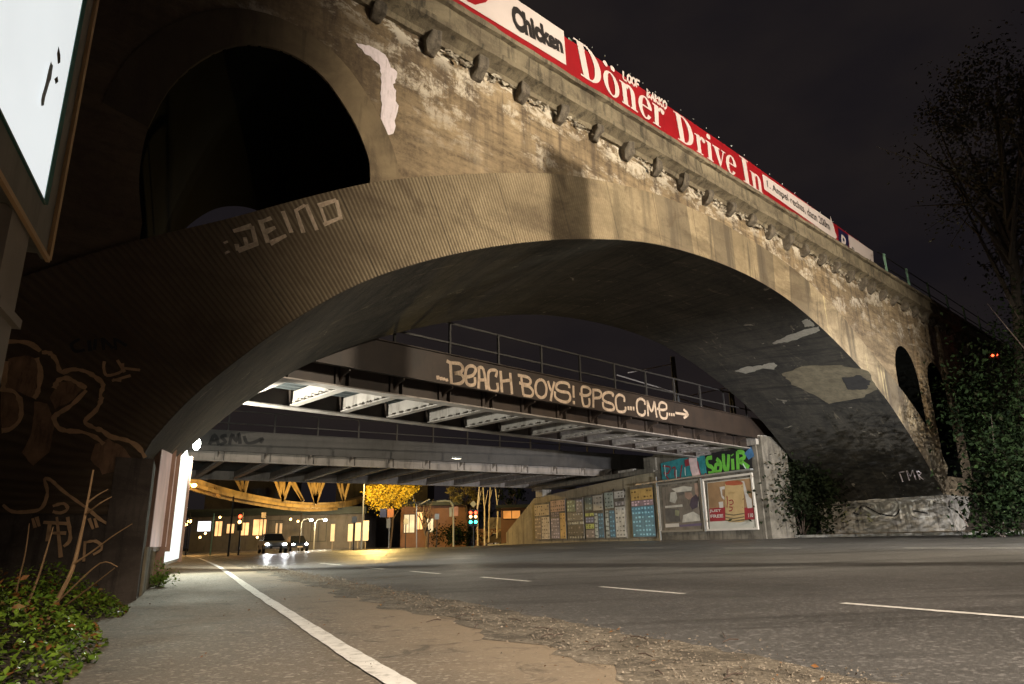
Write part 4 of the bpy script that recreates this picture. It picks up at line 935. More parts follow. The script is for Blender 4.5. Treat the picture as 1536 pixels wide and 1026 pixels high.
# weeds at the wall foot
def shrub(label,c,rad,n,size,mat,name='shrub',nc=12,cat='shrub',group=None):
    c=V3(c); t=thing(name,label,cat,c-V3([0,0,rad[2]]),group); leaves('foliage',clumps(c,rad,nc,max(n//nc,1),.35,.2),size,mat,t)
    mb=MB()
    for i in range(7): e=c+rng.normal(size=3)*V3(rad)*.5; mb.tube([c-V3([0,0,rad[2]]),(c+e)/2-V3([0,0,rad[2]*.4]),e],[.012*rad[2]+.004,.01*rad[2]+.003,.003],4)
    build(mb,'stems','bark',t); return t
a=aty(238,868,11.6); shrub('bright green weed tuft at the foot of the pale left wall',(a[0],a[1],.16),(.2,.25,.2),500,.022,cmat('bright weed green',(.14,.24,.03),.5,.3,9),'weed',10,'weed')
# big lightbox billboard upper left, near the camera
c0=onz(72,390,2.6); c1_=onz(0,265,2.6); dd=c1_-c0; dd/=np.linalg.norm(dd); nn=V3([-dd[1],dd[0],0]); 
if nn[0]<0: nn=-nn
BB=thing('lightbox_billboard','huge glowing white billboard on a thick column at the top left','billboard',V3([c0[0],c0[1],0])+dd*2.3-nn*.3)
Lb=4.2; Hb=3.0; w=.30
def bp(a,b,z): return c0+dd*a+nn*b+Z*z
build(MB().box(bp(Lb/2,-.14,Hb/2),dd,nn,Z,Lb-.06,.24,Hb-.06),'housing','grey',BB)
f=MB()
for a0,a1,z0,z1 in ((0,Lb,0,w),(0,Lb,Hb-w,Hb),(0,w,w,Hb-w),(Lb-w,Lb,w,Hb-w)): f.box(bp((a0+a1)/2,-.03,(z0+z1)/2),dd,nn,Z,a1-a0,.03,z1-z0)
build(f,'frame','grey',BB)
f=MB(); f.beam(bp(0,0,0),bp(Lb,0,0),.025,.035).beam(bp(0,0,0),bp(0,0,Hb),.025,.035).beam(bp(0,-.3,0),bp(Lb,-.3,0),.02,.02); build(f,'edge_trim','greyL',BB)
f=MB(); f.beam(bp(w,-.012,w),bp(w,-.012,Hb-w),.04,.03).beam(bp(w,-.012,w),bp(Lb,-.012,w),.02,.02); build(f,'inner_trim',cmat('dark green gasket',(.02,.09,.07),.4,.1,3),BB)
build(MB().box(bp(Lb/2,-.022,Hb/2),dd,nn,Z,Lb-2*w,.02,Hb-2*w),'lit_poster','e_board',BB)
SB=Surf([(bp(0,-.0,0)[0],bp(0,0,0)[1]),(bp(Lb,0,0)[0],bp(Lb,0,0)[1])],-1)
mk=cmat('grey print on lit poster',(.35,.4,.43),.7,.3,9)
mb=ngon(MB(),SB,[(75,92),(78,98),(75,118),(70,132),(66,148),(64,158),(60,158),(60,148),(66,128),(70,108)],-.006,.004); tri(build(mb,'poster_print',mk,BB))
mb=ngon(MB(),SB,[(86,68),(89,82),(89,94),(85,96),(84,80)],-.006,.003); ngon(mb,SB,[(80,118),(85,114),(86,122),(82,126)],-.006,.003); tri(build(mb,'poster_print','blackletter',BB))
cc=V3([*aty(-22,440,3.9)[:2],0]); build(MB().box(cc+Z*1.35,dd,nn,Z,.42,.22,2.6).box(cc+Z*2.0,dd,nn,Z,.5,.3,.06),'column',cmat('column paint',(.2,.17,.14),.55,.2,2),BB)

# ================================================================== FOREGROUND PLANTS
def gz(u,v): return 0
IV=[];BL=[]
for i in range(15000):
    v=random.uniform(1.3,9.6); u=-.30-abs(random.gauss(0,1.0))
    edge=-.22-.10*math.sin(v*2.1)-.02*v
    if u>edge: u=edge-random.random()*.2
    h=min(.50,(edge-u)*.75+.05)*(0.55+.45*math.sin(u*5+v*3.1)**2)
    z=-.02+h*random.random()**.5
    gn=math.sin(u*6.3+1.3*math.sin(v*3.7))+math.sin(v*5.1+u*2.2)+.7*math.sin(u*13+v*9)
    if gn<-.55 and random.random()<.9: continue
    p=UV(u,v,z)
    if np.linalg.norm(p-O)<1.5: continue
    IV.append(p) if random.random()<(.92 if u>-1.5 else .45) else BL.append(p)
for i in range(2500):
    v=random.uniform(2.,9); u=random.uniform(-3.5,-.9); BL.append(UV(u,v,.05+.32*random.random()))
IVO=leaves('ivy_ground_cover',IV,.021,'ivy',up=.9); kind(tag(IVO,'glossy green ivy spilling from the bank onto the cycle path edge','ivy'),'stuff')
kind(tag(leaves('fallen_leaves',BL,.022,'brownleaf',up=.7),'brown and orange autumn leaves lying among the ivy at the lower left','leaves'),'stuff')
mb=strip(-7,-.5,-3,10.2,20,24,0,f=lambda u,v:-.03+min(.30,max(0,(-.5-u)*.28)),amp=.02); kind(build(mb,'planted_bank','earth'),'structure')
def branch(mb,pts,r0): P=smooth_line([aty(x,y,Y) for x,y,Y in pts],4); mb.tube(P,list(np.linspace(r0,r0*.35,len(P))),6)
SPl=thing('sapling','leafless tan sapling with forked stems in front of the left pier','sapling',aty(60,935,5.4))
mb=MB(); branch(mb,[(60,960,5.4),(84,905,5.4),(108,855,5.45),(122,800,5.5),(130,760,5.5),(140,705,5.5)],.02); build(mb,'trunk','barkL',SPl)
for pts in ([(112,845,5.45),(140,826,5.4),(168,805,5.3),(198,786,5.2)],[(62,925,5.4),(100,890,5.3),(150,845,5.2),(176,850,5.1)],[(128,772,5.5),(150,755,5.4),(168,745,5.4)],[(130,755,5.5),(146,743,5.5),(162,734,5.5)],[(90,915,5.4),(130,885,5.2),(172,852,5.0)]):
    mb=MB(); branch(mb,pts,.009); build(mb,'branch','barkL',SPl)
S2=thing('sapling','thin bare stem left of the forked sapling','sapling',aty(40,920,5.6)); mb=MB(); branch(mb,[(36,920,5.6),(56,870,5.6),(70,825,5.6),(80,790,5.6)],.011); branch(mb,[(18,930,5.8),(26,880,5.8),(38,830,5.8),(44,785,5.8)],.009); build(mb,'stem','barkL',S2)

# ================================================================== TREES AND BUSHES
mb=MB()
bk=[(36.2,-12,9),(42,-14,7),(50,-16,8)]
for i,(x,y,Y,rad,n,lab) in enumerate([(1492,735,22,(1.2,1.3,1.5),3600,'lowest dark green bush by the grass right of the arch foot'),(1530,620,24,(1.9,2.0,2.6),6500,'tall dark green bush in front of the bridge at the right edge'),(1590,520,24,(2.2,2.2,3.0),5000,'dark bush cut by the right edge of the view below the tree'),(1462,600,28.5,(1.0,1.2,2.2),2600,'small dim bush climbing the bridge wall under the railing'),(1575,720,21,(1.9,2.0,1.9),4200,'bush hanging over the verge at the lower right edge')]):
    c=aty(x,y,Y); shrub(lab,c,rad,n,.075,'bush','bush',46,'bush','dark bushes on the right embankment')
for i,(x,y,Y,rad,n,lab) in enumerate([(1196,735,33.6,(1.6,1.6,2.2),7000,'dark bush seen between the billboards and the arch foot'),(1178,675,35.5,(1.5,1.8,2.2),5000,'dim bush higher up behind the abutment pillar'),(1225,640,42,(2.6,2.4,3.0),4000,'shadowed bush behind the arch leg')]):
    shrub(lab,aty(x,y,Y),rad,n,.09,'bushD','bush',30,'bush','dark bushes behind the arch leg')
def bankz(u,v): return .55+max(0,min(7,(u-30.5)*.62))
kind(build(strip(30.5,60,-25,23.,16,30,0,f=bankz,amp=.1),'embankment','earth'),'structure')
kind(build(strip(29.5,60,26.5,70,16,30,0,f=lambda u,v:.45+max(0,min(6,(u-30)*.5)),amp=.1),'embankment_slope','earth'),'structure')
gp=[UV(random.uniform(31.2,33.5),random.uniform(2,21),.7+random.random()*.25) for _ in range(6000)]
kind(tag(leaves('verge_grass',gp,.06,'grass',up=0),'strip of grass along the far pavement at the right','grass'),'stuff')
mb=MB(); t=thing('dead_stalk','dry leaning stalk beside the grass right of the arch foot','plant',aty(1452,790,22)); branch(mb,[(1452,790,22),(1444,775,22),(1438,762,22)],.022); build(mb,'stem','bark',t)
tb=aty(1512,520,25); tree('tall dark tree against the night sky at the upper right',(tb[0],tb[1],4.5),14,aty(1500,210,25),(3.6,3.4,3.6),90,110,.075,'dleaf',bark='barkD',r0=.24,limbs=14)
tb=aty(1600,520,27); tree('second dark tree cut by the right frame edge',(tb[0],tb[1],4.5),14,aty(1590,330,27),(3.2,3.,4.5),60,90,.10,'dleaf',bark='barkD',r0=.22)
# overhead line masts
for x,y0,y1,Y,lab in ((1018,535,640,36,'left dark overhead line mast behind the lettered girder'),(1104,570,655,38,'right dark overhead line mast behind the lettered girder')):
    a=aty(x,y1,Y); b=aty(x-4,y0,Y); M_=thing('overhead_line_mast',lab,'mast',(a[0],a[1],4.9),'railway masts behind the girder bridge')
    build(MB().beam((a[0]-.12,a[1],4.9),(a[0]-.05,a[1],b[2]),.08,.12).beam((a[0]+.16,a[1],4.9),(a[0]+.05,a[1],b[2]),.08,.12),'mast','black',M_)
    build(MB().beam((a[0],a[1],b[2]-.4),(a[0]-2.6,a[1]-.6,b[2]-1.0),.05,.05).beam((a[0],a[1],b[2]-2.0),(a[0]-3.2,a[1]-.6,b[2]-1.1),.05,.05),'cantilever_arm','steel',M_)
a=aty(1490,534,34); t=thing('railway_signal','small red glowing railway signal above the bushes at the right','signal',a-Z*1.6)
build(MB().box(a,(1,0,0),(0,1,0),Z,.7,.2,.5).beam(a-Z*1.6,a-Z*.2,.1,.1),'housing','black',t); 
for k in (-.12,.16): build(MB().ball(a+V3([k,-.12,0]),.065,8,6),'lens','e_red',t)

# ================================================================== FAR SIDE OF THE UNDERPASS
def G(x,Y): a=aty(x,820,Y); return V3([a[0],Y,0])
def zof(y,Y,x=500): return aty(x,y,Y)[2]
def building(label,x0,x1,Y,ytop,wins,mat='build',dep=8,roof=None,skew=0):
    a,b=G(x0,Y),G(x1,Y+skew); d=b-a; L=np.linalg.norm(d); d/=L; n=V3([-d[1],d[0],0]); H=zof(ytop,Y,x0)
    B=thing('building',label,'building',(a+b)/2); build(MB().box((a+b)/2+n*dep/2+Z*(H/2-.1),d,n,Z,L,dep,H+.2),'wall',mat,B)
    if roof: build(MB().box((a+b)/2+n*(dep/2-.6)+Z*(H+roof/2),d,n,Z,L+1,dep+2,roof),'roof','roof',B)
    for xa,xb,ya,yb,m in wins:
        p,q=aty(xa,ya,Y),aty(xb,yb,Y); t0=((p-a)[0])/d[0]; t1=((q-a)[0])/d[0]; zc=(p[2]+q[2])/2; c=a+d*(t0+t1)/2-n*.03; c[2]=zc
        w_=build(MB().box(c,d,n,Z,abs(t1-t0)+.12,.06,abs(p[2]-q[2])+.12),'window','roof',B); build(MB().box(c-n*.045,d,n,Z,abs(t1-t0),.03,abs(p[2]-q[2])),'pane',m,w_)
        k=MB(); nb=max(1,int(abs(t1-t0)/1.1))
        for i in range(1,nb+1): k.box(c-n*.075+d*(abs(t1-t0)*(i/(nb+1)-.5)),d,n,Z,.07,.02,abs(p[2]-q[2]))
        build(k,'mullion','roof',w_)
    return B
building('low station building with warm lit shop windows under the curved viaduct',283,545,92,776,[(322,334,804,782,'e_win'),(340,352,800,786,'e_win'),(361,374,803,784,'e_win'),(379,400,803,779,'e_win'),(402,424,812,781,'build'),(455,490,812,782,'build')],roof=.9)
building('dim plaster house with a yellowish lit window behind the forked tree',600,700,84,760,[(606,622,799,772,'e_winY'),(626,634,794,768,'e_win'),(640,650,798,778,'e_winY')],'buildR',roof=.5)
building('tall dark apartment block far behind the viaduct at the left',300,420,125,690,[(346,354,760,742,'build'),(378,390,755,735,'build')],'build',10)
building('dark block behind the yellow tree',500,640,120,700,[(530,540,760,745,'build')],'build',10)
building('orange lit kiosk with awning left of the wing wall',752,800,70,763,[(755,780,778,766,'e_shop')],'buildR',5,roof=.3)
for i,(x,y,lab) in enumerate(((300,806,'lowest'),(308,800,'leftmost'),(330,776,'uppermost'),(386,806,'rightmost'),(436,779,'viaduct side'),(447,782,'shadow side'))):
    p=aty(x,y,80); t=thing('wall_lantern',lab+' of the small warm lanterns by the station shops','lantern',p,'small lanterns by the station'); build(MB().ball(p,.13,8,6),'lamp_glass','e_warm',t); build(MB().box(p+Z*.2,(1,0,0),(0,1,0),Z,.2,.2,.08),'cap','black',t)
for i,(x,yt,Y,lab) in enumerate(((655,770,66,'thin dark post left of the bent mast'),(608,778,70,'thin dark post before the lit house window'),(530,774,60,'thin dark post before the pale panels'),(392,768,66,'thin dark post before the widest shop window'))):
    g=aty(x,822,Y); tp=aty(x,yt,Y); t=thing('pole',lab,'pole',(g[0],Y,0)); build(MB().tube([(g[0],Y,0),(g[0],Y,tp[2])],.05,6),'post','black',t); build(MB().box((g[0],Y-.06,tp[2]-.3),(1,0,0),(0,1,0),Z,.42,.04,.5),'plate','galv',t)
# white lit panels
for x0,x1,ya,yb,lab in ((495,503,786,812,'single narrow pale panel left of the three panels'),(521,530,786,812,'leftmost of three adjoining pale panels'),(532,542,784,811,'middle of three adjoining pale panels'),(543,554,781,811,'rightmost and tallest of three adjoining pale panels'),(412,417,785,805,'left of two small bright panels by the shop windows'),(418,424,785,805,'right of two small bright panels by the shop windows')):
    a=aty(x0,yb,72); b=aty(x1,ya,72); c=(a+b)/2; t=thing('notice_panel',lab,'notice board',(c[0],72,0),'pale panels at the far junction')
    build(MB().box(c,(1,0,0),(0,1,0),Z,b[0]-a[0]-.06,.08,b[2]-a[2]),'panel',cmat('pale notice sheet',(.8,.72,.74),.6,.08,2),t); build(MB().box((c[0],72.05,(a[2])/2),(1,0,0),(0,1,0),Z,.1,.06,a[2]+.1),'post','steel',t)
# curved suspension viaduct
VI=thing('curved_viaduct','yellow lit curved elevated railway girder with fan struts beyond the bridges','viaduct',G(430,84))
cur=[(258,712,62),(300,728,68),(345,741,74),(395,751,80),(435,757,84),(475,759,86),(515,756,90),(545,748,98),(575,738,108)]
cp=[aty(*c) for c in cur]; cs=smooth_line(cp,5)
m=MB()
for a,b in zip(cs,cs[1:]): m.beam(a,b+(b-a)*.02,1.0,.75)
build(m,'curved_girder','rail',VI)
m=MB()
cs2=[p+V3([.6,-2.6,-.2]) for p in cs[:30]]
for a,b in zip(cs2,cs2[1:]): m.beam(a,b,.35,.35)
cs3=[p+V3([.2,-1.3,-.55]) for p in cs[:30]]
for a,b in zip(cs3,cs3[1:]): m.beam(a,b,.18,.3)
build(m,'running_rail','rail',VI)
for (x,y,Y,sp) in ((366,742,76,((-16,-32),(-4,-32),(8,-34))),(425,752,82,((-14,-36),(-5,-36),(1,-36),(13,-36))),(474,756,85,((-13,-38),(-7,-38),(-2,-38),(4,-38),(8,-38),(14,-38))),(516,752,89,((-12,-36),(-4,-36),(10,-36))),(455,752,84,((-16,-34),(-22,-34))),(318,728,70,((-14,10),(12,18)))):
    m=MB(); a=aty(x,y,Y)
    for dx,dy in sp: m.beam(a,aty(x+dx,y+dy,Y),.28,.28)
    build(m,'fan_strut','rail',VI)
# lamps far away
def lamp_post(label,x,y,Y,mat,group,rad=.16,light=None,arm=-1):
    p=aty(x,y,Y); t=thing('street_lamp',label,'street lamp',(p[0]+arm*1.2,Y,0),group)
    build(MB().tube([(p[0]+arm*1.2,Y,0),(p[0]+arm*1.2,Y,p[2]-.3),(p[0]+arm*.9,Y,p[2]+.1),(p[0],Y,p[2]+.15)],[.08,.07,.05,.04],6),'post','galv',t); build(MB().ball(p,rad,10,6,(1.3,1,.8)),'lamp_head',mat,t,smooth=True)
    if light:
        l=bpy.data.lights.new('lamp_light','POINT'); l.energy=light[0]; l.color=light[1]; l.shadow_soft_size=.15; o=bpy.data.objects.new('lamp_light',l); COL.objects.link(o); o.parent=t; o.location=tuple(p-V3(t.location)-V3([0,.3,.35]))
    return t
OR=(1,.52,.16); WH=(.92,1,.85)
lamp_post('orange sodium lamp glowing under the far girder bridge',291,728,60,'e_warm','orange lamps along the far street',.2,(2600,OR))
for i,(x,y,Y) in enumerate([(292,778,110),(285,782,118),(278,787,126),(273,789,134),(269,791,142),(266,793,150),(263,795,158)]): lamp_post(['first and largest','second','third','fourth','fifth','sixth','last and smallest'][i]+' warm lamp of the receding row at the far left',x,y,Y,'e_warm','orange lamps along the far street',.32)
for x,y,Y,lab in ((277,762,80,'highest white street lamp at the far left'),(268,778,95,'upper of the two close white lamps at the far left'),(264,783,100,'lower of the two close white lamps at the far left')): lamp_post(lab,x,y,Y,'e_cool','white lamps along the far street',.24)
for x,lab in ((467,'left white spot lamp under the viaduct curve'),(488,'right white spot lamp under the viaduct curve')): lamp_post(lab,x,780,86,'e_cool','white lamps under the viaduct',.2,(500,(1,.85,.6)))
lamp_post('assumed tall lamp lighting the yellow tree, its head hidden by the far girder',566,700,66,'e_warm','orange lamps along the far street',.14,(9000,(1,.66,.2)))  # assumed lamp, added for the warm light on the yellow tree
for (x,y,Y,e) in ((452,800,76,8000),):  # floodlight added for the warm light on the viaduct
    p=aty(x,770,Y-6); t=thing('street_lamp','added floodlight mast in front of the viaduct curve','street lamp',(p[0],Y-6,0)); 
    build(MB().tube([(p[0],Y-6,0),(p[0],Y-6,p[2])],.05,6),'post','steelD',t); build(MB().box(p,(1,0,0),(0,1,0),Z,.25,.12,.12),'lamp_head','black',t)
    l=bpy.data.lights.new('flood_light','SPOT'); l.energy=e; l.color=(1,.62,.16); l.spot_size=R(110); l.spot_blend=.6; l.shadow_soft_size=.2; o=bpy.data.objects.new('flood_light',l); COL.objects.link(o); o.parent=t; o.location=tuple(V3([0,.2,p[2]+.1])); o.rotation_euler=(R(120),0,0)
# white lit box sign
def sign_post(label,x,Y,ybase,parts,pole='galv',cat='sign',name='sign_post',poletop=None,r=.05):
    g=aty(x,ybase,Y); t=thing(name,label,cat,(g[0],Y,0)); top=aty(x,poletop,Y)[2]
    build(MB().tube([(g[0],Y,0),(g[0],Y,top)],r,6),'pole',pole,t)
    for xa,xb,ya,yb,m,nm in parts:
        p,q_=aty(xa,yb,Y),aty(xb,ya,Y); c=(p+q_)/2; c[1]=Y-.08; build(MB().box(c,(1,0,0),(0,1,0),Z,q_[0]-p[0],.08,q_[2]-p[2]),nm,m,t)
    return t
sign_post('white glowing rectangular sign on a thin pole before the station',315,52,833,[(297,317,782,797,'e_sign','lit_panel')],poletop=770,pole='green')
sign_post('thin dark pole left of the white glowing sign',279,52,826,[],poletop=770,pole='black',cat='pole',name='pole')
sign_post('post with a blue square sign and an orange square sign side by side',583,66,823,[(570,580,763,776,cmat('blue sign face',(.08,.1,.22),.5,.15,2),'square_sign'),(581,591,763,776,cmat('orange sign face',(.75,.30,.12),.5,.1,2),'square_sign'),(580,586,778,792,'galv','small_plate')],poletop=762)
def lens(t,p,r,m): build(MB().ball(p,r,10,6,(1,.6,1)),'lens',m,t)
def traffic_light(label,x,Y,ybase,ytop,ybot,lenses,twin=0,group='traffic lights',diamond=False):
    g=aty(x,ybase,Y); a=aty(x,ytop,Y); b=aty(x,ybot,Y); t=thing('traffic_light',label,'traffic light',(g[0],Y,0),group)
    build(MB().tube([(g[0],Y+.15,0),(g[0],Y+.15,a[2])],.06,8),'pole','black',t)
    for k in ((-.5,.5) if twin else (0,)):
        hx=g[0]+k*twin; build(MB().box((hx,Y,(a[2]+b[2])/2),(1,0,0),(0,1,0),Z,.30,.22,a[2]-b[2]),'housing','black',t)
        for yy,m in lenses: lens(t,V3([hx,Y-.13,aty(x,yy,Y)[2]]),.13,m)
    if diamond:
        c=aty(x,756,Y); build(MB().box((c[0],Y-.05,c[2]),V3([.707,0,.707]),(0,1,0),V3([-.707,0,.707]),.42,.04,.42),'priority_sign',cmat('yellow white diamond',(.75,.6,.25),.5,.1,3),t)
    return t
traffic_light('traffic light glowing red and amber on the left island',355,50,845,769,796,[(775,'e_red'),(783,'e_amb')])
traffic_light('twin traffic light at the junction glowing red, amber and green',710,62,822,764,789,[(769,'e_red'),(775,'e_amb'),(783,'e_grn')],.44,diamond=True)
sign_post('black bollard pole left of the red traffic light',341,46,845,[],poletop=745,pole='black',cat='pole',name='pole',r=.06)
# bent yellow mast with signal arm
Y=58; t=thing('signal_gantry','bent pale mast with an arm reaching left beside the twin traffic light','mast',(aty(680,822,Y)[0],Y,0))
build(MB().tube([(aty(680,822,Y)[0],Y,0)]+[aty(x,y,Y) for x,y in ((680,765),(679,757),(675,752),(668,751),(655,752))],.07,6),'mast',cmat('pale yellow mast paint',(.6,.5,.25),.5,.1,3),t)
build(MB().box(aty(676,768,Y),(1,0,0),(0,1,0),Z,.2,.15,.75),'signal_box','pale yellow mast paint',t); build(MB().box(aty(684,767,Y),(1,0,0),(0,1,0),Z,.36,.06,.75),'sign','orange sign face',t)
Y=64; t=thing('street_lamp','old lamp post with two curved arms in front of the lit house','street lamp',(aty(625,822,Y)[0],Y,0),'lamp posts at the junction'); build(MB().tube([(aty(625,822,Y)[0],Y,0)]+[aty(x,y,Y) for x,y in ((625,757),(632,756),(645,749))],.05,6).tube([aty(x,y,Y) for x,y in ((625,757),(621,752),(620,744))],.04,6),'post','galv',t)
# dark wall with white outlined graffiti
Y=84; a,b=G(713,Y),G(762,Y); t=thing('graffiti_wall','dark low building with white outlined graffiti letters beside the twin traffic light','wall',(a+b)/2)
H0=zof(793,Y,740); build(MB().box((a+b)/2+V3([0,1.5,0])+Z*H0/2,(1,0,0),(0,1,0),Z,b[0]-a[0],3,H0),'wall','buildR',t); H1=zof(776,Y,740); build(MB().box((a+b)/2+V3([.6,1.7,0])+Z*(H0+H1)/2,(1,0,0),(0,1,0),Z,b[0]-a[0]-1.5,3,H1-H0-.02),'upper_box','steel',t)
SW=Surf([(a[0],Y-.02),(b[0],Y-.02)],-1)
gfx('graffiti_lettering',SW,[[(714,796),(717,812)],[(714,796),(724,808),(732,795)],[(732,795),(734,812)],[(736,797),(734,805),(739,810),(743,804),(740,797),(736,797)],[(744,812),(748,796),(754,797),(757,804)],[(746,805),(756,806)]],.2,'spray',.03,t,'white outlined letters MDA')
for x,Yq,lab in ((775,60,'pale utility box at the foot of the wing wall'),): 
    g=G(x,Yq); t=thing('utility_box',lab,'utility box',g); bevel(build(MB().box(g+Z*.75,(1,0,0),(0,1,0),Z,.6,.4,1.5),'cabinet','plinth',t),.02); build(MB().box(g+Z*1.53,(1,0,0),(0,1,0),Z,.66,.46,.06),'lid','galv',t)
# trees beyond
p=G(585,78); tree('yellow leaved autumn tree glowing under the far girder',p,7,aty(588,738,78),(3.1,2.4,1.7),60,60,.13,'yleaf',r0=.12)
p=G(640,70); tree('dark forked tree in front of the lit house',p,5,aty(636,770,70),(1.2,1,1.5),0,0,.1,'bush',r0=.2,limbs=8)
p=G(700,80); tree('dim olive tree above the junction signs',p,7,aty(698,742,80),(2.4,2,1.3),30,45,.13,cmat('olive leaf',(.16,.13,.04),.6,.3,3),r0=.12)
p=G(768,74); tree('thin tree with dark leaves over the orange kiosk',p,6,aty(765,740,74),(1.6,1.4,1.2),24,35,.12,'bush',r0=.1)
for i,(x,lab) in enumerate(((717,'leftmost pale lit trunk behind the twin traffic light'),(727,'second pale lit trunk, slanting'),(733,'third pale lit trunk'),(745,'rightmost pale lit trunk'))):
    Yb=72+i; g=G(x,Yb); t=thing('birch_tree',lab,'tree',g,'pale trunks behind the junction'); m=MB(); m.tube([g,aty(x-1+i,765,Yb),aty(x+(-1)**i*3,722,Yb)],[.10,.08,.06],6); build(m,'trunk','birch',t)
    m=MB(); m.tube([aty(x,760,Yb),aty(x+5,735,Yb)],[.05,.03],5); build(m,'branch','birch',t)
# hedges / darkness behind
for x,y,Y,rad,lab in ((690,800,78,(3.5,1.5,1.0),'low hedge behind the bent mast'),(720,770,90,(3,2,2.5),'dark bush mass behind the graffiti building')): shrub(lab,aty(x,y,Y),rad,2500,.12,'bush','hedge',26,'hedge')

# ================================================================== VEHICLES AT REST
def car(label,pos,yaw,paint,lights=True,group=None,e=260,cone=75):
    t=thing('parked_car' if not lights else 'car',label,'car',pos,group); t.rotation_euler=(0,0,yaw)
    def part(mb,nm,mat,par=None,sm=False):
        me=bpy.data.meshes.new(nm); me.from_pydata(mb.v,[],mb.f); me.materials.append(MT[mat] if isinstance(mat,str) else mat); o=bpy.data.objects.new(nm,me); COL.objects.link(o); o.parent=par or t
        if sm:
            for p in me.polygons: p.use_smooth=True
        return o
    # local axes: x forward, y left, z up
    low=[(-2.05,.35),(-2.1,.75),(-1.95,.95),(.95,.92),(1.75,.80),(2.05,.62),(2.1,.35)]
    m=MB(); secs=[(-.86,.94),(-.8,1),(.8,1),(.86,.94)]
    for y,sc in secs: m.v+=[(x*sc,y,.28+(z-.28)*(sc if z>.4 else 1)) for x,z in low]
    n=len(low)
    for j in range(3): m.f+=[(j*n+i,j*n+(i+1)%n,(j+1)*n+(i+1)%n,(j+1)*n+i) for i in range(n)]
    m.f+=[tuple(range(n)),tuple(range(3*n,4*n))[::-1]]; bevel(part(m,'body',paint),.06,3)
    cab=[(-1.75,.94),(-1.25,1.40),(.15,1.43),(1.0,.92)]
    m=MB(); 
    for y,w_ in ((-.78,0),(.78,0)): m.v+=[(x,y*(1 if z<1 else .82),z) for x,z in cab]
    m.f+=[(0,1,2,3)[::-1],(4,5,6,7),(0,4,5,1)[::-1],(2,6,7,3)[::-1]]; part(m,'windows','glass')
    m=MB(); m.add([(-1.28,-.64,1.405),(.18,-.64,1.435),(.18,.64,1.435),(-1.28,.64,1.405),(-1.22,-.62,1.46),(.1,-.62,1.48),(.1,.62,1.48),(-1.22,.62,1.46)],[(3,2,1,0),(4,5,6,7),(0,1,5,4),(1,2,6,5),(2,3,7,6),(3,0,4,7)]); part(m,'roof',paint)
    for x in (-1.3,1.3):
        for y in (-.8,.8): 
            wv=part(MB().tube([(x,y-.1,.31),(x,y+.1,.31)],.31,18),'wheel','rubber'); part(MB().tube([(x,y-.11,.31),(x,y+.11,.31)],.18,12),'rim','galv',wv)
    part(MB().box((2.12,0,.45),(1,0,0),(0,1,0),Z,.05,.9,.2),'grille','black'); part(MB().box((2.14,0,.42),(1,0,0),(0,1,0),Z,.02,.5,.11),'number_plate','white')
    for y in (-.62,.62): part(MB().ball((2.03,y,.66),.11,10,6,(.5,1.4,.8)),'headlight','e_head' if lights else 'galv')
    for y in (-.7,.7): part(MB().box((-2.12,y,.72),(1,0,0),(0,1,0),Z,.05,.22,.16),'tail_light',cmat('tail lens',(.3,.01,.01),.3,.1,4))
    if lights:
        for y in (-.62,.62):
            l=bpy.data.lights.new('headlight_beam','SPOT'); l.energy=e; l.color=(.95,.97,1); l.spot_size=R(cone); l.spot_blend=.8; l.shadow_soft_size=.08
            o=bpy.data.objects.new('headlight_beam',l); COL.objects.link(o); o.parent=t; o.location=(2.2,y,.68); o.rotation_euler=(0,R(-86),0) if False else (R(90),0,R(-90))
            o.rotation_euler=Vector((1,0,-.035)).to_track_quat('-Z','Y').to_euler()
    return t
yaw=math.atan2(-er[1],-er[0])
car('silver car with glaring headlights approaching in the far distance, nearer of two',UV(7.2,58,rz(7.2,58)),yaw,'carp',group='cars approaching through the underpass',e=2600,cone=22)
car('dark blue car with headlights on, farther back beside the silver one',UV(11.5,74,rz(11,74)),yaw,'carp2',group='cars approaching through the underpass',e=2200,cone=22)
car('added unseen dark car, its headlights lighting the plinth and soffit',UV(15,-6,rz(15,-6)),yaw+math.pi-.30,'carp2',group=None,e=24000,cone=52)  # out-of-view car added for the light its headlights throw ahead
car('small white car waiting in front of the graffiti building',aty(748,822,78)*V3([1,1,0]),R(248),'carp3',group=None,e=300)

# ================================================================== ASSUMED STREET LAMP that lights the facade (stands out of view, right of the camera)
def add_spot(parent,loc,target,e,col,size,blend,soft):
    l=bpy.data.lights.new('lamp_light','SPOT'); l.energy=e; l.color=col; l.spot_size=R(size); l.spot_blend=blend; l.shadow_soft_size=soft
    o=bpy.data.objects.new('lamp_light',l); COL.objects.link(o); o.parent=parent; o.location=tuple(V3(loc)-V3(parent.location)); o.rotation_euler=Vector(tuple(V3(target)-V3(loc))).to_track_quat('-Z','Y').to_euler(); return o
ASSUMED_LP=V3([17.0,2.0,9.6]); t=thing('street_lamp','assumed unseen tall street lamp in the road median beside the arch','street lamp',(ASSUMED_LP[0]+1.6,ASSUMED_LP[1]-.8,0))
build(MB().tube([(ASSUMED_LP[0]+1.6,ASSUMED_LP[1]-.8,0),(ASSUMED_LP[0]+1.6,ASSUMED_LP[1]-.8,8.6),(ASSUMED_LP[0]+1.2,ASSUMED_LP[1]-.6,9.2),(ASSUMED_LP[0]+.2,ASSUMED_LP[1]-.1,9.35)],[.11,.08,.06,.05],10),'post','galv',t)
build(MB().box(ASSUMED_LP+Z*.12,(.9,-.45,0),(.45,.9,0),Z,.8,.3,.14),'lamp_housing','galv',t); build(MB().box(ASSUMED_LP+Z*.03,(.9,-.45,0),(.45,.9,0),Z,.5,.2,.03),'lamp_glass','e_warm',t)
add_spot(t,ASSUMED_LP-Z*.15,FL(18.2,0,6.6),23000,(1,.87,.67),80,.45,.05)
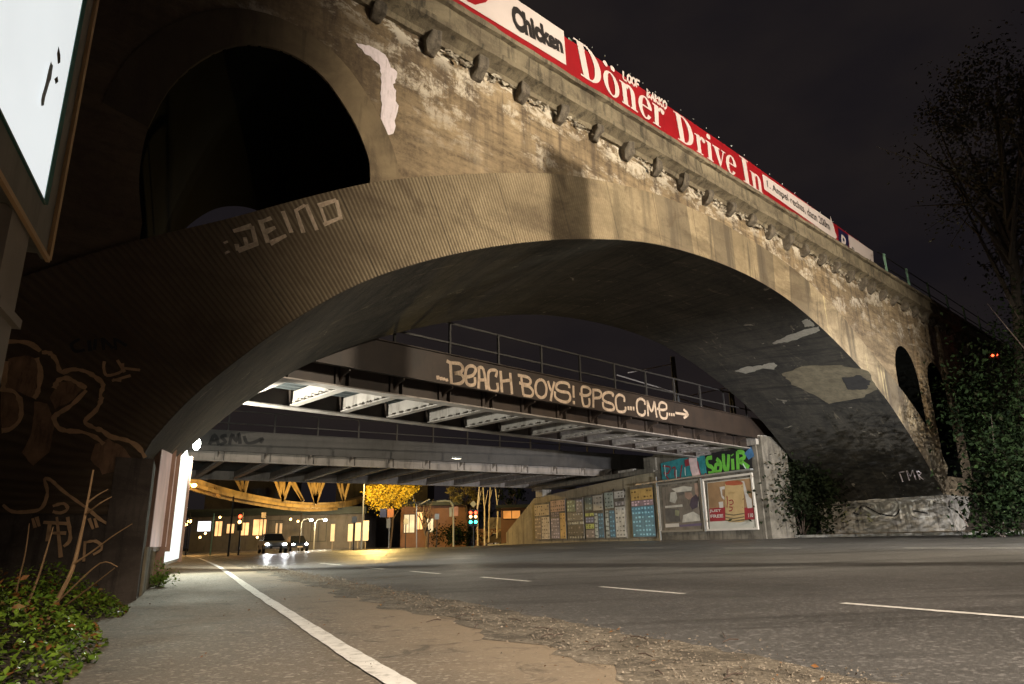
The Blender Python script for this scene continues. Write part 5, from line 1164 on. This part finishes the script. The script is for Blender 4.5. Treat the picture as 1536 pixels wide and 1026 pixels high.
shadow_mast_pos=fd*13.15+fn*(D9-15); t=thing('overhead_line_mast','assumed unseen thick steel mast added between the lamp and the arch to cast a shadow band','mast',(shadow_mast_pos[0],shadow_mast_pos[1],0)); build(MB().tube([(shadow_mast_pos[0],shadow_mast_pos[1],0),(shadow_mast_pos[0],shadow_mast_pos[1],9.45)],[.19,.17],12),'mast','steel',t); build(MB().box((shadow_mast_pos[0],shadow_mast_pos[1],.05),(1,0,0),(0,1,0),Z,.7,.7,.1),'base_plate','galv',t)  # assumed out-of-view mast, placed to cast the shadow band on the facade
FILL_LP=V3([22.,-4.,9.6]); t=thing('street_lamp','added unseen street lamp giving fill light on the facade','street lamp',(FILL_LP[0]+1.6,FILL_LP[1]-.8,0))  # unseen lamp added as fill for the facade's shadow band
build(MB().tube([(FILL_LP[0]+1.6,FILL_LP[1]-.8,0),(FILL_LP[0]+1.6,FILL_LP[1]-.8,9.0),(FILL_LP[0],FILL_LP[1],9.75)],[.11,.08,.05],10),'post','galv',t); build(MB().box(FILL_LP+Z*.12,(.9,-.45,0),(.45,.9,0),Z,.8,.3,.14),'lamp_housing','galv',t)
add_spot(t,FILL_LP-Z*.1,FL(15.5,0,7.5),13000,(1,.86,.66),52,.5,.1)
# assumed unseen lamp further back that lights the pavement and the foreground
ASSUMED_LP2=V3([4.0,-5.0,7.0]); t=thing('street_lamp','assumed unseen street lamp behind the viewpoint lighting the path','street lamp',(ASSUMED_LP2[0]+1,ASSUMED_LP2[1]-1,0))
build(MB().tube([(ASSUMED_LP2[0]+1,ASSUMED_LP2[1]-1,0),(ASSUMED_LP2[0]+1,ASSUMED_LP2[1]-1,7.3),(ASSUMED_LP2[0],ASSUMED_LP2[1],7.7)],[.1,.07,.05],10),'post','galv',t); build(MB().box(ASSUMED_LP2+Z*.12,(.7,-.7,0),(.7,.7,0),Z,.7,.3,.14),'lamp_housing','galv',t)
add_spot(t,ASSUMED_LP2-Z*.1,UV(5.4,1.9,.0),15500,(1,.84,.66),74,.8,.1)
# lights inside the underpass lamp
def add_point(parent,loc,e,col,soft):
    l=bpy.data.lights.new('lamp_light','POINT'); l.energy=e; l.color=col; l.shadow_soft_size=soft; o=bpy.data.objects.new('lamp_light',l); COL.objects.link(o); o.parent=parent; o.location=tuple(V3(loc)-V3(parent.location)); return o
add_spot(WLm,lp+V3([.2,.1,-.05]),lp+V3([1.6,2.6,.7]),3200,(.97,1,.88),165,.25,.08); add_spot(WLm,lp+V3([.12,-.15,-.12]),lp+V3([1.5,-2.2,-2.2]),2000,(.95,1,.82),84,.8,.08)
pl=aty(560,700,30)
t=thing('underpass_lamp','assumed lamp fixed under the girders deeper in the underpass','lamp',UV(12,31,4.5)); build(MB().box(UV(12,31,4.52),eu,er,Z,.5,.16,.1),'lamp_housing','galv',t); add_point(t,UV(12,31,4.3),160,(1,.86,.62),.1)  # assumed second lamp, added for light deeper under the girders

# ================================================================== NIGHT SKY
w=bpy.data.worlds.new('World'); SC.world=w; w.use_nodes=True; nt=w.node_tree; bg=nt.nodes['Background']
tc=nt.nodes.new('ShaderNodeTexCoord'); mp=nt.nodes.new('ShaderNodeMapping'); mp.inputs['Scale'].default_value=(1.6,1.6,3); nz=nt.nodes.new('ShaderNodeTexNoise'); nz.inputs['Scale'].default_value=1.3; nz.inputs['Detail'].default_value=5
cr=nt.nodes.new('ShaderNodeValToRGB'); cr.color_ramp.elements[0].position=.38; cr.color_ramp.elements[0].color=(.0085,.0072,.0090,1); cr.color_ramp.elements[1].position=.66; cr.color_ramp.elements[1].color=(.0190,.0145,.0130,1)
nt.links.new(tc.outputs['Generated'],mp.inputs[0]); nt.links.new(mp.outputs[0],nz.inputs['Vector']); nt.links.new(nz.outputs[0],cr.inputs[0]); nt.links.new(cr.outputs[0],bg.inputs[0]); bg.inputs[1].default_value=1.0
SC.view_settings.view_transform='Standard'; SC.view_settings.look='None'; SC.view_settings.exposure=0; SC.view_settings.gamma=1
SC.cycles.use_denoising=True
